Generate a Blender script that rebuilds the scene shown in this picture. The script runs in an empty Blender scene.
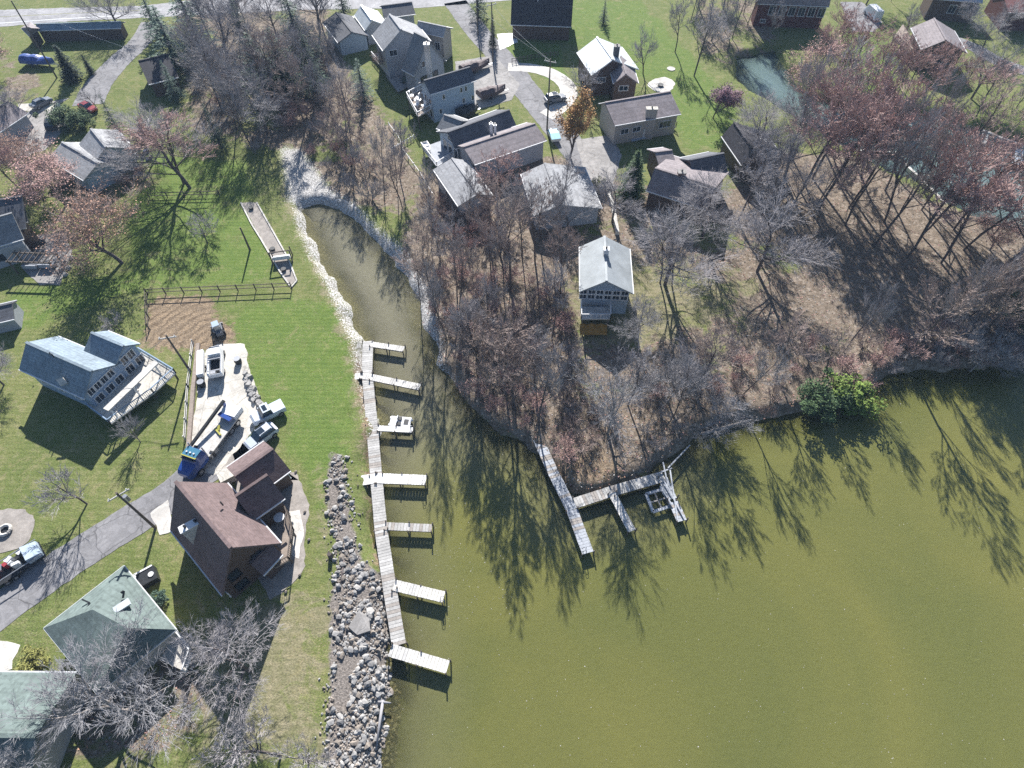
import bpy, math, random
import numpy as np
from mathutils import Vector, Matrix, noise as mnoise

random.seed(7); np.random.seed(7)
D = bpy.data
SC = bpy.context.scene
COL = SC.collection
R = math.radians

# ------------------------------------------------------------------ camera, sky, sun, exposure
F = 620.0; TH = R(36.6); CAMH = 68.0; G = 1.2
cd = D.cameras.new('camera'); cam = D.objects.new('camera', cd); COL.objects.link(cam)
cd.sensor_width = 36.0; cd.lens = 36.0 * F / 1024.0
cd.clip_start = 0.5; cd.clip_end = 5000
cam.location = (0, 0, CAMH); cam.rotation_euler = (TH, 0, 0)
SC.camera = cam
SUN_AZ = R(-5.0); SUN_EL = R(31.0)           # azimuth measured from +Y towards +X
w = D.worlds.new('World'); SC.world = w; w.use_nodes = True
nt = w.node_tree; bg = nt.nodes['Background']
sky = nt.nodes.new('ShaderNodeTexSky'); sky.sky_type = 'NISHITA'; sky.sun_disc = False
sky.sun_elevation = SUN_EL; sky.sun_rotation = SUN_AZ
sky.air_density = 1.0; sky.dust_density = 0.6; sky.ozone_density = 3.5
nt.links.new(sky.outputs[0], bg.inputs[0]); bg.inputs[1].default_value = 0.06
sl = D.lights.new('sun', 'SUN'); sl.energy = 5.0; sl.angle = R(0.5); sl.color = (1.0, 0.965, 0.925)
so = D.objects.new('sun', sl); COL.objects.link(so)
sd_ = Vector((math.sin(SUN_AZ) * math.cos(SUN_EL), math.cos(SUN_AZ) * math.cos(SUN_EL), math.sin(SUN_EL)))
so.rotation_euler = sd_.to_track_quat('Z', 'Y').to_euler(); so.location = (0, 60, 120)
SC.view_settings.view_transform = 'Standard'; SC.view_settings.look = 'None'
SC.view_settings.exposure = 1.25; SC.view_settings.gamma = 1.0; SC.view_settings.use_curve_mapping = False
SC.cycles.max_bounces = 5; SC.cycles.transparent_max_bounces = 8
SC.cycles.diffuse_bounces = 2; SC.cycles.glossy_bounces = 2; SC.cycles.volume_bounces = 0
SC.cycles.use_denoising = False; SC.cycles.sample_clamp_indirect = 1.5; SC.cycles.caustics_reflective = False; SC.cycles.caustics_refractive = False

# ------------------------------------------------------------------ survey helper: a pixel of the photo to a point on a level
def P(x, y, h=0.0):
    """World point at height h above the lawns seen at pixel x, y."""
    z = G + h
    c = (x - 512) / F; d = -(y - 384) / F
    r = (c, math.sin(TH) + d * math.cos(TH), -math.cos(TH) + d * math.sin(TH))
    t = (z - CAMH) / r[2]
    return Vector((r[0] * t, r[1] * t, z))
def W(x, y): return P(x, y, -G)               # on the water level

# ------------------------------------------------------------------ mesh builder
class MB:
    def __init__(s): s.v = []; s.f = []; s.m = []; s.mi = 0
    def add(s, vs, fs):
        b = len(s.v); s.v += [tuple(v) for v in vs]
        for f in fs: s.f.append(tuple(i + b for i in f)); s.m.append(s.mi)
        return s
    def box(s, c, sz, rz=0.0, M=None):
        x, y, z = (k / 2 for k in sz); vs = []
        ca, sa = math.cos(rz), math.sin(rz)
        for dz in (-z, z):
            for dx, dy in ((-x, -y), (x, -y), (x, y), (-x, y)):
                v = Vector((dx * ca - dy * sa, dx * sa + dy * ca, dz))
                if M: v = M @ Vector((dx, dy, dz))
                vs.append((c[0] + v[0], c[1] + v[1], c[2] + v[2]))
        return s.add(vs, [(0, 3, 2, 1), (4, 5, 6, 7), (0, 1, 5, 4), (1, 2, 6, 5), (2, 3, 7, 6), (3, 0, 4, 7)])
    def beam(s, a, b, wd, ht):
        """Rectangular bar from a to b."""
        a = Vector(a); b = Vector(b); d = b - a; L = d.length
        if L < 1e-5: return s
        u = d / L; side = u.cross(Vector((0, 0, 1)))
        if side.length < 1e-3: side = Vector((1, 0, 0))
        side.normalize(); up = side.cross(u)
        vs = []
        for p in (a, b):
            for i, j in ((-1, -1), (1, -1), (1, 1), (-1, 1)):
                vs.append(p + side * (i * wd / 2) + up * (j * ht / 2))
        return s.add(vs, [(0, 1, 2, 3), (7, 6, 5, 4), (0, 4, 5, 1), (1, 5, 6, 2), (2, 6, 7, 3), (3, 7, 4, 0)])
    def tube(s, pts, rad, n=6, cap=True):
        pts = [Vector(p) for p in pts]; b = len(s.v); k = len(pts)
        for i, p in enumerate(pts):
            d = (pts[min(i + 1, k - 1)] - pts[max(i - 1, 0)])
            d = d.normalized() if d.length > 1e-6 else Vector((0, 0, 1))
            a = d.cross(Vector((0.3, 0.9, 0.2)));
            if a.length < 1e-3: a = d.cross(Vector((1, 0, 0)))
            a.normalize(); c = d.cross(a)
            r = rad[i] if isinstance(rad, (list, tuple)) else rad
            for j in range(n):
                t = 2 * math.pi * j / n
                s.v.append(tuple(p + a * (r * math.cos(t)) + c * (r * math.sin(t))))
        for i in range(k - 1):
            for j in range(n):
                j2 = (j + 1) % n
                s.f.append((b + i * n + j, b + i * n + j2, b + (i + 1) * n + j2, b + (i + 1) * n + j)); s.m.append(s.mi)
        if cap:
            s.f.append(tuple(b + j for j in range(n))[::-1]); s.m.append(s.mi)
            s.f.append(tuple(b + (k - 1) * n + j for j in range(n))); s.m.append(s.mi)
        return s
    def prism(s, poly, z0, z1):
        """Vertical prism over a list of (x, y[, ...])."""
        n = len(poly); ar = sum(poly[i][0] * poly[(i + 1) % n][1] - poly[(i + 1) % n][0] * poly[i][1] for i in range(n))
        if ar < 0: poly = poly[::-1]
        vs = [(p[0], p[1], z0) for p in poly] + [(p[0], p[1], z1) for p in poly]
        fs = [tuple(range(n))[::-1], tuple(range(n, 2 * n))] + [(i, (i + 1) % n, n + (i + 1) % n, n + i) for i in range(n)]
        return s.add(vs, fs)
    def slab(s, poly, t):
        """Plate of thickness t below a 3D polygon."""
        poly = [Vector(p) for p in poly]; n = len(poly)
        nn = Vector((0, 0, 0))
        for i in range(n): nn += poly[i].cross(poly[(i + 1) % n])
        if nn.z < 0: poly = poly[::-1]; nn = -nn
        nn.normalize()
        vs = [p - nn * t for p in poly] + poly
        fs = [tuple(range(n))[::-1], tuple(range(n, 2 * n))] + [(i, (i + 1) % n, n + (i + 1) % n, n + i) for i in range(n)]
        return s.add(vs, fs)
    def build(s, name, mat, parent=None, loc=(0, 0, 0), smooth=False):
        me = D.meshes.new(name)
        lx, ly, lz = loc
        me.from_pydata([(x - lx, y - ly, z - lz) for x, y, z in s.v], [], s.f); me.validate()
        mats = mat if isinstance(mat, (list, tuple)) else [mat]
        for q in mats: me.materials.append(q)
        if len(mats) > 1 and len(me.polygons) == len(s.m): me.polygons.foreach_set('material_index', s.m)
        if smooth: me.polygons.foreach_set('use_smooth', [True] * len(me.polygons))
        o = D.objects.new(name, me); COL.objects.link(o)
        if parent is not None: o.parent = parent
        else: o.location = loc
        return o

def tag(o, label=None, cat=None, group=None, kind=None):
    if label: o['label'] = label
    if cat: o['category'] = cat
    if group: o['group'] = group
    if kind: o['kind'] = kind
    return o
def root(name, label, cat, loc, rz=0.0, group=None):
    o = D.objects.new(name, None); COL.objects.link(o); o.empty_display_size = 0.3
    o.location = loc; o.rotation_euler = (0, 0, rz)
    return tag(o, label, cat, group)
def copy_tree(o, parent=None):
    c = o.copy(); COL.objects.link(c)
    if parent is not None: c.parent = parent
    for ch in o.children: copy_tree(ch, c)
    return c

# ------------------------------------------------------------------ materials
def lin(r, g, b):
    f = lambda c: (c / 255 / 12.92) if c <= 10 else ((c / 255 + 0.055) / 1.055) ** 2.4
    return (f(r), f(g), f(b))
class NT:
    def __init__(s, name):
        s.m = D.materials.new(name); s.m.use_nodes = True; s.t = s.m.node_tree; s.n = s.t.nodes
        s.p = s.n['Principled BSDF']; s.o = s.n['Material Output']
        s.tc = s.n.new('ShaderNodeTexCoord')
    def link(s, a, b): s.t.links.new(a, b)
    def noise(s, scale, detail=4, rough=0.6, vec=None, dist=0.0):
        n = s.n.new('ShaderNodeTexNoise'); n.inputs['Scale'].default_value = scale
        n.inputs['Detail'].default_value = detail; n.inputs['Roughness'].default_value = rough
        n.inputs['Distortion'].default_value = dist
        s.link(vec if vec is not None else s.tc.outputs['Object'], n.inputs['Vector']); return n.outputs['Fac']
    def ramp(s, fac, stops, interp='LINEAR'):
        n = s.n.new('ShaderNodeValToRGB'); n.color_ramp.interpolation = interp
        e = n.color_ramp.elements
        while len(e) < len(stops): e.new(0.5)
        for k, (p, c) in enumerate(stops):
            e[k].position = p; e[k].color = (*c, 1) if len(c) == 3 else c
        s.link(fac, n.inputs['Fac']); return n.outputs['Color']
    def mix(s, fac, a, b, mode='MIX'):
        n = s.n.new('ShaderNodeMix'); n.data_type = 'RGBA'; n.blend_type = mode
        for v, i in ((fac, 0), (a, 6), (b, 7)):
            if isinstance(v, (int, float)): n.inputs[i].default_value = v
            elif isinstance(v, tuple): n.inputs[i].default_value = (*v, 1)
            else: s.link(v, n.inputs[i])
        return n.outputs[2]
    def math(s, op, a, b=0.0, c=None, clamp=False):
        n = s.n.new('ShaderNodeMath'); n.operation = op; n.use_clamp = clamp
        for i, v in enumerate((a, b) if c is None else (a, b, c)):
            if isinstance(v, (int, float)): n.inputs[i].default_value = v
            else: s.link(v, n.inputs[i])
        return n.outputs[0]
    def bump(s, h, strength=0.3, dist=0.05):
        n = s.n.new('ShaderNodeBump'); n.inputs['Strength'].default_value = strength
        n.inputs['Distance'].default_value = dist; s.link(h, n.inputs['Height'])
        s.link(n.outputs[0], s.p.inputs['Normal']); return n
    def set(s, color=None, rough=None, metal=None, spec=None):
        if color is not None:
            if isinstance(color, tuple): s.p.inputs['Base Color'].default_value = (*color, 1)
            else: s.link(color, s.p.inputs['Base Color'])
        if rough is not None: s.p.inputs['Roughness'].default_value = rough
        if metal is not None: s.p.inputs['Metallic'].default_value = metal
        if spec is not None: s.p.inputs['Specular IOR Level'].default_value = spec
        return s.m
def pm(name, c, var=0.2, scale=1.5, rough=0.8, bump=0.2, spec=0.3, metal=0.0, fine=18.0):
    """Weathered surface: coarse blotches and fine grain round one colour."""
    t = NT(name)
    lo = tuple(max(0, k * (1 - var)) for k in c); hi = tuple(min(1, k * (1 + var)) for k in c)
    a = t.ramp(t.noise(scale, 5, 0.65), [(0.3, lo), (0.7, hi)])
    b = t.ramp(t.noise(fine, 3, 0.7), [(0.3, (0.78,) * 3), (0.72, (1.0,) * 3)])
    if bump: t.bump(t.noise(fine * 1.3, 3), bump, 0.03)
    return t.set(t.mix(1.0, a, b, 'MULTIPLY'), rough, metal, spec)
def shingle(name, c, var=0.16):
    """Asphalt roof: courses, tab blotches, a little streaking down the slope."""
    t = NT(name)
    a = t.ramp(t.noise(0.5, 5, 0.6), [(0.3, tuple(k * (1 - var) for k in c)), (0.7, tuple(k * (1 + var) for k in c))])
    v = t.n.new('ShaderNodeTexVoronoi'); v.inputs['Scale'].default_value = 3.2; t.link(t.tc.outputs['Object'], v.inputs['Vector'])
    b = t.ramp(v.outputs['Color'], [(0.0, (0.72,) * 3), (1.0, (1.1,) * 3)])
    wv = t.n.new('ShaderNodeTexWave'); wv.bands_direction = 'Z'; wv.inputs['Scale'].default_value = 1.1
    wv.inputs['Distortion'].default_value = 0.6; t.link(t.tc.outputs['Object'], wv.inputs['Vector'])
    cc = t.ramp(wv.outputs['Fac'], [(0.0, (0.86,) * 3), (0.35, (1.0,) * 3)])
    t.bump(t.noise(9, 3), 0.35, 0.04)
    return t.set(t.mix(1.0, t.mix(1.0, a, b, 'MULTIPLY'), cc, 'MULTIPLY'), 0.85, 0, 0.25)
def siding(name, c, horiz=True):
    t = NT(name)
    wv = t.n.new('ShaderNodeTexWave'); wv.bands_direction = 'Z' if horiz else 'DIAGONAL'
    wv.wave_profile = 'SAW'; wv.inputs['Scale'].default_value = 1.3
    t.link(t.tc.outputs['Object'], wv.inputs['Vector'])
    a = t.ramp(wv.outputs['Fac'], [(0.0, tuple(k * 0.72 for k in c)), (0.18, c), (1.0, c)])
    b = t.ramp(t.noise(1.2, 5), [(0.3, (0.88,) * 3), (0.7, (1.0,) * 3)])
    t.bump(wv.outputs['Fac'], 0.3, 0.03)
    return t.set(t.mix(1.0, a, b, 'MULTIPLY'), 0.6, 0, 0.3)
def wood(name, c, plank=0.15, rough=0.85):
    """Boards: each one a slightly different tone."""
    t = NT(name)
    v = t.noise(5.0, 4, 0.7); v2 = t.noise(0.9, 3)
    a = t.ramp(v, [(0.25, tuple(k * 0.7 for k in c)), (0.75, tuple(min(1, k * 1.25) for k in c))])
    b = t.ramp(v2, [(0.3, (0.8,) * 3), (0.7, (1.08,) * 3)])
    t.bump(t.noise(22, 3), 0.3, 0.02)
    return t.set(t.mix(1.0, a, b, 'MULTIPLY'), rough, 0, 0.2)
M = {}
M['white'] = pm('white_paint', (0.78, 0.79, 0.80), 0.06, 1, 0.5, 0.05)
M['trim'] = pm('trim_white', (0.70, 0.71, 0.72), 0.08, 1, 0.6, 0.05)
M['cream'] = pm('cream_concrete', (0.62, 0.60, 0.56), 0.12, 1.0, 0.85, 0.15)
M['concrete'] = pm('concrete', (0.36, 0.345, 0.33), 0.2, 0.35, 0.9, 0.2)
M['concrete_l'] = pm('pale_concrete', (0.52, 0.50, 0.46), 0.14, 0.4, 0.9, 0.2)
def paving(name, c, crack=0.5, joint=0.0):
    t = NT(name)
    a = t.ramp(t.noise(0.25, 6, 0.7), [(0.3, tuple(k * .78 for k in c)), (0.7, tuple(k * 1.2 for k in c))])
    b = t.ramp(t.noise(6.0, 4, 0.8), [(0.3, (0.78,) * 3), (0.7, (1.12,) * 3)])
    v = t.n.new('ShaderNodeTexVoronoi'); v.feature = 'DISTANCE_TO_EDGE'; v.inputs['Scale'].default_value = 0.28
    nv = t.n.new('ShaderNodeVectorMath'); nv.operation = 'ADD'; nz = t.n.new('ShaderNodeTexNoise'); nz.inputs['Scale'].default_value = 0.8; t.link(t.tc.outputs['Object'], nz.inputs['Vector'])
    t.link(t.tc.outputs['Object'], nv.inputs[0]); t.link(nz.outputs['Color'], nv.inputs[1]); t.link(nv.outputs[0], v.inputs['Vector'])
    cr = t.ramp(v.outputs['Distance'], [(0.0, (1 - crack,) * 3), (0.022, (1.0,) * 3)])
    p = t.ramp(t.noise(0.55, 2, 0.4, dist=1.2), [(0.44, (1, 1, 1)), (0.47, (0.84,) * 3), (0.6, (0.88,) * 3), (0.63, (1.0,) * 3)])
    t.bump(t.noise(9, 3), 0.4, 0.03)
    return t.set(t.mix(1.0, t.mix(1.0, t.mix(1.0, a, b, 'MULTIPLY'), cr, 'MULTIPLY'), p, 'MULTIPLY'), 0.92, 0, 0.2)
M['asphalt'] = pm('old_asphalt', (0.165, 0.16, 0.16), 0.22, 0.3, 0.95, 0.3, 0.2)
M['asphalt_l'] = pm('faded_asphalt', (0.27, 0.265, 0.265), 0.18, 0.25, 0.95, 0.3, 0.2)
M['asphalt_l'] = paving('patched_asphalt', (0.25, 0.245, 0.25)); M['highway'] = paving('sun_bleached_highway', (0.36, 0.355, 0.36), .2); M['concrete'] = paving('stained_concrete', (0.33, 0.315, 0.30), .35)
M['concrete_l'] = paving('pale_slab_concrete', (0.58, 0.55, 0.49), .4); M['cream'] = paving('cream_slab', (0.60, 0.575, 0.53), .25)
M['gravel'] = pm('gravel', (0.34, 0.31, 0.28), 0.25, 1.2, 0.95, 0.6, 0.1, fine=7)
M['dark'] = pm('dark_paint', (0.025, 0.027, 0.03), 0.3, 2, 0.5, 0.05)
M['rubber'] = pm('rubber', (0.018, 0.018, 0.02), 0.2, 3, 0.8, 0.05)
M['steel'] = pm('galvanised_steel', (0.45, 0.46, 0.48), 0.15, 2, 0.4, 0.05, 0.5, 0.7)
M['glass'] = NT('window_glass').set((0.02, 0.03, 0.045), 0.06, 0, 0.7)
M['glass_b'] = NT('blue_glass').set((0.03, 0.05, 0.08), 0.05, 0, 0.7)
M['bark'] = pm('bark', (0.13, 0.11, 0.105), 0.3, 1.5, 0.95, 0.5, 0.1, fine=9)
M['bark_l'] = pm('pale_bark', (0.30, 0.27, 0.25), 0.28, 0.8, 0.95, 0.4, 0.1, fine=7)
M['twig'] = pm('grey_twigs', (0.36, 0.34, 0.345), 0.25, 0.4, 0.95, 0, 0.1)
M['twig_l'] = pm('pale_twigs', (0.31, 0.305, 0.315), 0.2, 0.4, 0.95, 0, 0.1)
M['twig_r'] = pm('reddish_twigs', (0.46, 0.325, 0.295), 0.25, 0.4, 0.95, 0, 0.1)
M['twig_b'] = pm('brown_twigs', (0.36, 0.29, 0.26), 0.28, 0.4, 0.95, 0, 0.1)
M['dockwood'] = wood('weathered_dock_boards', (0.42, 0.41, 0.39))
M['dockwood_n'] = wood('new_dock_boards', (0.62, 0.60, 0.56))
M['dockgrey'] = wood('bleached_grey_timber', (0.40, 0.42, 0.45))
M['deckwood'] = wood('deck_boards', (0.30, 0.25, 0.21))
M['postwood'] = wood('post_wood', (0.13, 0.11, 0.095))
M['rock'] = pm('grey_rock', (0.23, 0.225, 0.22), 0.45, 0.9, 0.9, 0.6, 0.2, fine=6)
M['rock_l'] = pm('pale_rock', (0.36, 0.35, 0.335), 0.3, 0.9, 0.9, 0.5, 0.2, fine=6)
M['dirt'] = pm('dirt', (0.24, 0.18, 0.125), 0.3, 0.8, 0.95, 0.6, 0.1, fine=5)
def leafmat(name, c, var=0.35, trans=0.15):
    t = NT(name)
    a = t.ramp(t.noise(0.6, 3), [(0.3, tuple(k * (1 - var) for k in c)), (0.72, tuple(min(1, k * (1 + var)) for k in c))])
    b = t.ramp(t.noise(6.0, 2), [(0.3, (0.75,) * 3), (0.7, (1.1,) * 3)])
    return t.set(t.mix(1.0, a, b, 'MULTIPLY'), 0.75, 0, 0.2)
M['leaf_rust'] = leafmat('rust_leaves', (0.40, 0.24, 0.17))
M['leaf_pink'] = leafmat('pinkish_brown_leaves', (0.50, 0.31, 0.27))
M['leaf_purple'] = leafmat('purple_leaves', (0.26, 0.15, 0.19))
M['leaf_orange'] = leafmat('orange_leaves', (0.48, 0.28, 0.11))
M['leaf_yellow'] = leafmat('yellow_leaves', (0.26, 0.26, 0.08))
M['leaf_green'] = leafmat('green_leaves', (0.075, 0.125, 0.05))
M['leaf_lime'] = leafmat('bright_green_leaves', (0.17, 0.25, 0.05))
M['needle'] = leafmat('conifer_needles', (0.045, 0.085, 0.055))
M['needle_d'] = leafmat('dark_conifer_needles', (0.02, 0.04, 0.025))
M['needle_b'] = leafmat('bluish_conifer_needles', (0.10, 0.16, 0.12))
# ------------------------------------------------------------------ setting: land sheet, water, roads
def poly_px(pts, h=-G): return np.array([[P(x, y, h).x, P(x, y, h).y] for x, y in pts])
def sdist(X, Y, poly):
    """Signed distance, positive inside the polygon."""
    n = len(poly); d = np.full(X.shape, 1e18); ins = np.zeros(X.shape, bool)
    for i in range(n):
        x0, y0 = poly[i]; x1, y1 = poly[(i + 1) % n]
        ex, ey = x1 - x0, y1 - y0; wx, wy = X - x0, Y - y0
        t = np.clip((wx * ex + wy * ey) / (ex * ex + ey * ey + 1e-12), 0, 1)
        d = np.minimum(d, (wx - ex * t) ** 2 + (wy - ey * t) ** 2)
        c = ((y0 <= Y) & (y1 > Y)) | ((y1 <= Y) & (y0 > Y))
        with np.errstate(divide='ignore', invalid='ignore'):
            xc = x0 + (Y - y0) / (y1 - y0 + 1e-12) * ex
        ins ^= c & (X < xc)
    return np.sqrt(d) * np.where(ins, 1, -1)
lake_px = [(384, 768), (387, 735), (393, 700), (390, 672), (393, 640), (391, 600), (387, 560), (381, 525), (376, 490), (376, 462),
           (381, 446), (389, 432), (381, 418), (372, 400), (368, 372), (366, 345), (361, 325), (350, 300), (334, 275), (321, 250), (312, 228), (306, 210),
           (318, 205), (340, 210), (352, 222), (374, 245), (392, 263), (404, 283), (415, 305), (423, 328), (429, 350), (434, 368), (446, 378), (458, 392),
           (470, 410), (492, 432), (520, 446), (546, 462), (560, 486), (572, 496), (596, 500), (622, 492), (650, 474), (684, 452), (706, 436), (745, 426),
           (790, 418), (842, 410), (872, 392), (890, 378), (930, 374), (975, 374), (1010, 366), (1045, 350), (1100, 330)]
LAKE = np.vstack([poly_px(lake_px), [[260, 70], [320, -60], [0, -220], [-9, -60], [-14, -20]]])
chan_px = [(738, 60), (772, 52), (792, 82), (812, 100), (850, 108), (905, 112), (955, 122), (985, 132), (1030, 146), (1120, 170), (1120, 240), (1030, 232), (985, 224), (948, 204), (920, 186), (890, 172), (852, 150), (812, 128), (780, 108), (752, 92), (738, 78)]
CHAN = poly_px(chan_px)
def axis(a, b, step, far):
    core = list(np.arange(a, b + 1e-6, step)); out = []; s = step; v = b
    while v < far: s *= 1.5; v += s; out.append(v)
    lo = []; s = step; v = a
    while v > -far: s *= 1.5; v -= s; lo.append(v)
    return np.array(lo[::-1] + core + out)
ax = axis(-135, 135, 0.75, 600); ay = axis(-6, 186, 0.75, 600)
X, Y = np.meshgrid(ax, ay)
# shore wobble so that the bank is uneven
wob = np.array([[mnoise.fractal(Vector((x * 0.22, y * 0.22, 0)), 0.8, 2.0, 3) for x in ax] for y in ay]) * 0.9
inner = (np.abs(X) < 150) & (Y < 200) & (Y > -10)
S = np.maximum(sdist(X, Y, LAKE), sdist(X, Y, CHAN))          # >0 water
S = S + np.where(inner, wob, 0)
L = -S                                                         # distance on land
t = np.clip((L + 1.2) / 3.4, 0, 1); t = t * t * (3 - 2 * t)
Z = -1.3 + (G + 1.3) * t
rough = np.array([[mnoise.noise(Vector((x * 0.35, y * 0.35, 3))) for x in ax] for y in ay])
Z = Z + np.where((L > 0) & (L < 6), rough * 0.12 * np.clip(L, 0, 1) * np.clip((6 - L) / 2, 0, 1), 0)
def mask(pts, soft=2.0, h=0.0):
    return np.clip(sdist(X, Y, poly_px(pts, h)) / soft + 0.5, 0, 1)
litter = np.maximum.reduce([
    mask([(420, 175), (560, 150), (620, 180), (720, 200), (770, 150), (850, 150), (930, 200), (1100, 250), (1100, 345), (980, 372), (890, 380), (845, 412), (740, 428), (690, 450), (640, 480), (575, 500), (545, 465), (470, 410), (430, 360), (415, 300), (400, 250)], 4),
    mask([(185, 0), (330, 0), (345, 60), (400, 130), (430, 180), (400, 215), (340, 205), (285, 150), (255, 150), (190, 130), (180, 60)], 5) * 0.8,
    mask([(690, 0), (770, 0), (780, 40), (730, 70), (700, 60)], 5) * 0.7,
    mask([(0, 55), (45, 75), (45, 110), (0, 100)], 3) * 0.7,
    mask([(180, 640), (220, 650), (205, 720), (170, 768), (60, 768), (60, 690), (150, 660)], 4) * 0.6,
    mask([(40, 150), (150, 150), (160, 190), (100, 200), (30, 190)], 3) * 0.5])
clear_ = mask([(560, 225), (640, 200), (720, 220), (800, 260), (850, 300), (845, 345), (760, 350), (690, 385), (640, 410), (590, 400), (570, 330)], 8)
rg_ = np.array([[mnoise.fractal(Vector((x * 0.07, y * 0.07, 9)), 0.9, 2.0, 3) for x in ax] for y in ay])
litter = litter * (1 - clear_ * np.clip(0.5 + rg_ * 1.1, 0, 0.85))
litter = np.clip(litter - np.clip(rg_ * .9, 0, .5) * (Y > 100), 0, 1)
dirt = np.maximum.reduce([
    mask([(548, 458), (600, 450), (640, 470), (612, 500), (560, 494)], 3) * 0.75,
    mask([(148, 302), (162, 296), (213, 297), (217, 316), (236, 330), (232, 350), (205, 350), (165, 350), (140, 345), (146, 325)], 3.0),
    mask([(222, 345), (235, 338), (262, 352), (250, 362), (232, 366)], 2) * 0.4,
    mask([(352, 350), (366, 350), (378, 480), (384, 560), (372, 575), (366, 500), (360, 420)], 1.8) * 0.75,
    mask([(640, 200), (700, 200), (760, 225), (800, 280), (780, 310), (720, 330), (670, 300), (640, 250)], 6) * 0.25])
silt = np.maximum.reduce([
    mask([(282, 148), (300, 150), (330, 190), (355, 205), (375, 228), (400, 248), (425, 285), (436, 320), (440, 365), (452, 378), (430, 372), (420, 330), (405, 290), (380, 255), (345, 218), (310, 212), (290, 200)], 3.0),
    np.clip(1.25 - np.abs(L - .6) / 2.2, 0, .62) * (X < 3) * mask([(300, 190), (330, 190), (460, 400), (400, 480), (380, 480), (350, 345), (290, 215)], 2),
 ])
stone = np.maximum.reduce([mask([(330, 452), (342, 455), (350, 520), (362, 560), (385, 575), (396, 610), (398, 660), (396, 700), (390, 768), (385, 800), (325, 800), (330, 700), (330, 600), (340, 560), (326, 500)], 1.2)])
dry = np.maximum.reduce([
    mask([(285, 150), (310, 215), (340, 290), (365, 350), (372, 450), (360, 450), (345, 350), (320, 290), (280, 205)], 3) * 0.7,
    mask([(200, 600), (330, 590), (335, 768), (190, 768)], 6) * 0.72, mask([(312, 470), (330, 455), (336, 768), (318, 768)], 3) * 0.6,
    mask([(560, 230), (720, 240), (850, 300), (860, 350), (700, 400), (560, 440), (540, 330)], 6) * 0.7,
    mask([(95, 390), (10, 440), (0, 640), (130, 540)], 6) * 0.15,
    mask([(500, 160), (700, 200), (690, 280), (540, 290)], 5) * 0.5])
lush = np.maximum.reduce([
    mask([(215, 300), (345, 300), (358, 400), (340, 560), (300, 470), (240, 380)], 4) * 0.75,
    mask([(140, 150), (250, 160), (285, 285), (150, 290), (20, 330), (0, 290), (120, 270)], 4) * 0.7,
    mask([(540, 0), (640, 0), (740, 110), (720, 150), (690, 150), (650, 80), (560, 40)], 4),
    mask([(495, 35), (560, 45), (570, 90), (510, 60)], 2),
    mask([(845, 20), (890, 40), (900, 70), (880, 100), (840, 80)], 4)])
def attr(me, name, arrs):
    a = me.color_attributes.new(name, 'FLOAT_COLOR', 'POINT')
    buf = np.zeros((len(me.vertices), 4), np.float32)
    for i, q in enumerate(arrs): buf[:, i] = q.ravel()
    a.data.foreach_set('color', buf.ravel())
def grid(name, Zg, mat):
    ny, nx = X.shape
    vs = np.stack([X.ravel(), Y.ravel(), Zg.ravel()], 1)
    i = np.arange(ny * nx).reshape(ny, nx)
    fs = np.stack([i[:-1, :-1].ravel(), i[:-1, 1:].ravel(), i[1:, 1:].ravel(), i[1:, :-1].ravel()], 1)
    me = D.meshes.new(name); me.from_pydata(vs.tolist(), [], fs.tolist()); me.materials.append(mat)
    me.polygons.foreach_set('use_smooth', [True] * len(me.polygons))
    o = D.objects.new(name, me); COL.objects.link(o); return o
# land material
t_ = NT('land')
ca = t_.n.new('ShaderNodeAttribute'); ca.attribute_name = 'zone_a'
cb = t_.n.new('ShaderNodeAttribute'); cb.attribute_name = 'zone_b'
sa = t_.n.new('ShaderNodeSeparateColor'); t_.link(ca.outputs['Color'], sa.inputs[0])
sb = t_.n.new('ShaderNodeSeparateColor'); t_.link(cb.outputs['Color'], sb.inputs[0])
n1 = t_.noise(0.13, 6, 0.65); n2 = t_.noise(0.9, 6, 0.7); n3 = t_.noise(5.0, 4, 0.75); n4 = t_.noise(0.35, 5, 0.7, dist=1.5)
def edge(m, amt=0.9, nz=None):
    a = t_.math('SUBTRACT', nz if nz is not None else n2, 0.5)
    a = t_.math('MULTIPLY', a, amt * 1.6); a = t_.math('ADD', a, m)
    mr = t_.n.new('ShaderNodeMapRange'); mr.interpolation_type = 'SMOOTHSTEP'
    mr.inputs[1].default_value = 0.32; mr.inputs[2].default_value = 0.68; t_.link(a, mr.inputs[0])
    return t_.math('MULTIPLY', mr.outputs[0], t_.math('GREATER_THAN', m, 0.02))
grass = t_.mix(0.45, t_.ramp(n1, [(0.30, (0.100, 0.125, 0.042)), (0.5, (0.130, 0.155, 0.054)), (0.7, (0.20, 0.195, 0.085))]), t_.ramp(n2, [(0.3, (0.09, 0.125, 0.032)), (0.5, (0.15, 0.18, 0.055)), (0.66, (0.28, 0.25, 0.14))]))
lushc = t_.mix(0.5, t_.ramp(n4, [(0.3, (0.095, 0.150, 0.040)), (0.7, (0.150, 0.195, 0.058))]), t_.ramp(n2, [(0.3, (0.075, 0.13, 0.024)), (0.55, (0.13, 0.185, 0.04)), (0.72, (0.26, 0.26, 0.11))]))
c = t_.mix(edge(sb.outputs[1], 1.2, n1), grass, lushc)
c = t_.mix(edge(sb.outputs[0], 1.3, n4), c, t_.ramp(n2, [(0.3, (0.15, 0.15, 0.075)), (0.5, (0.21, 0.195, 0.115)), (0.7, (0.29, 0.255, 0.17))]))
vl = t_.n.new('ShaderNodeTexVoronoi'); vl.inputs['Scale'].default_value = 2.6; t_.link(t_.tc.outputs['Object'], vl.inputs['Vector'])
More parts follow.
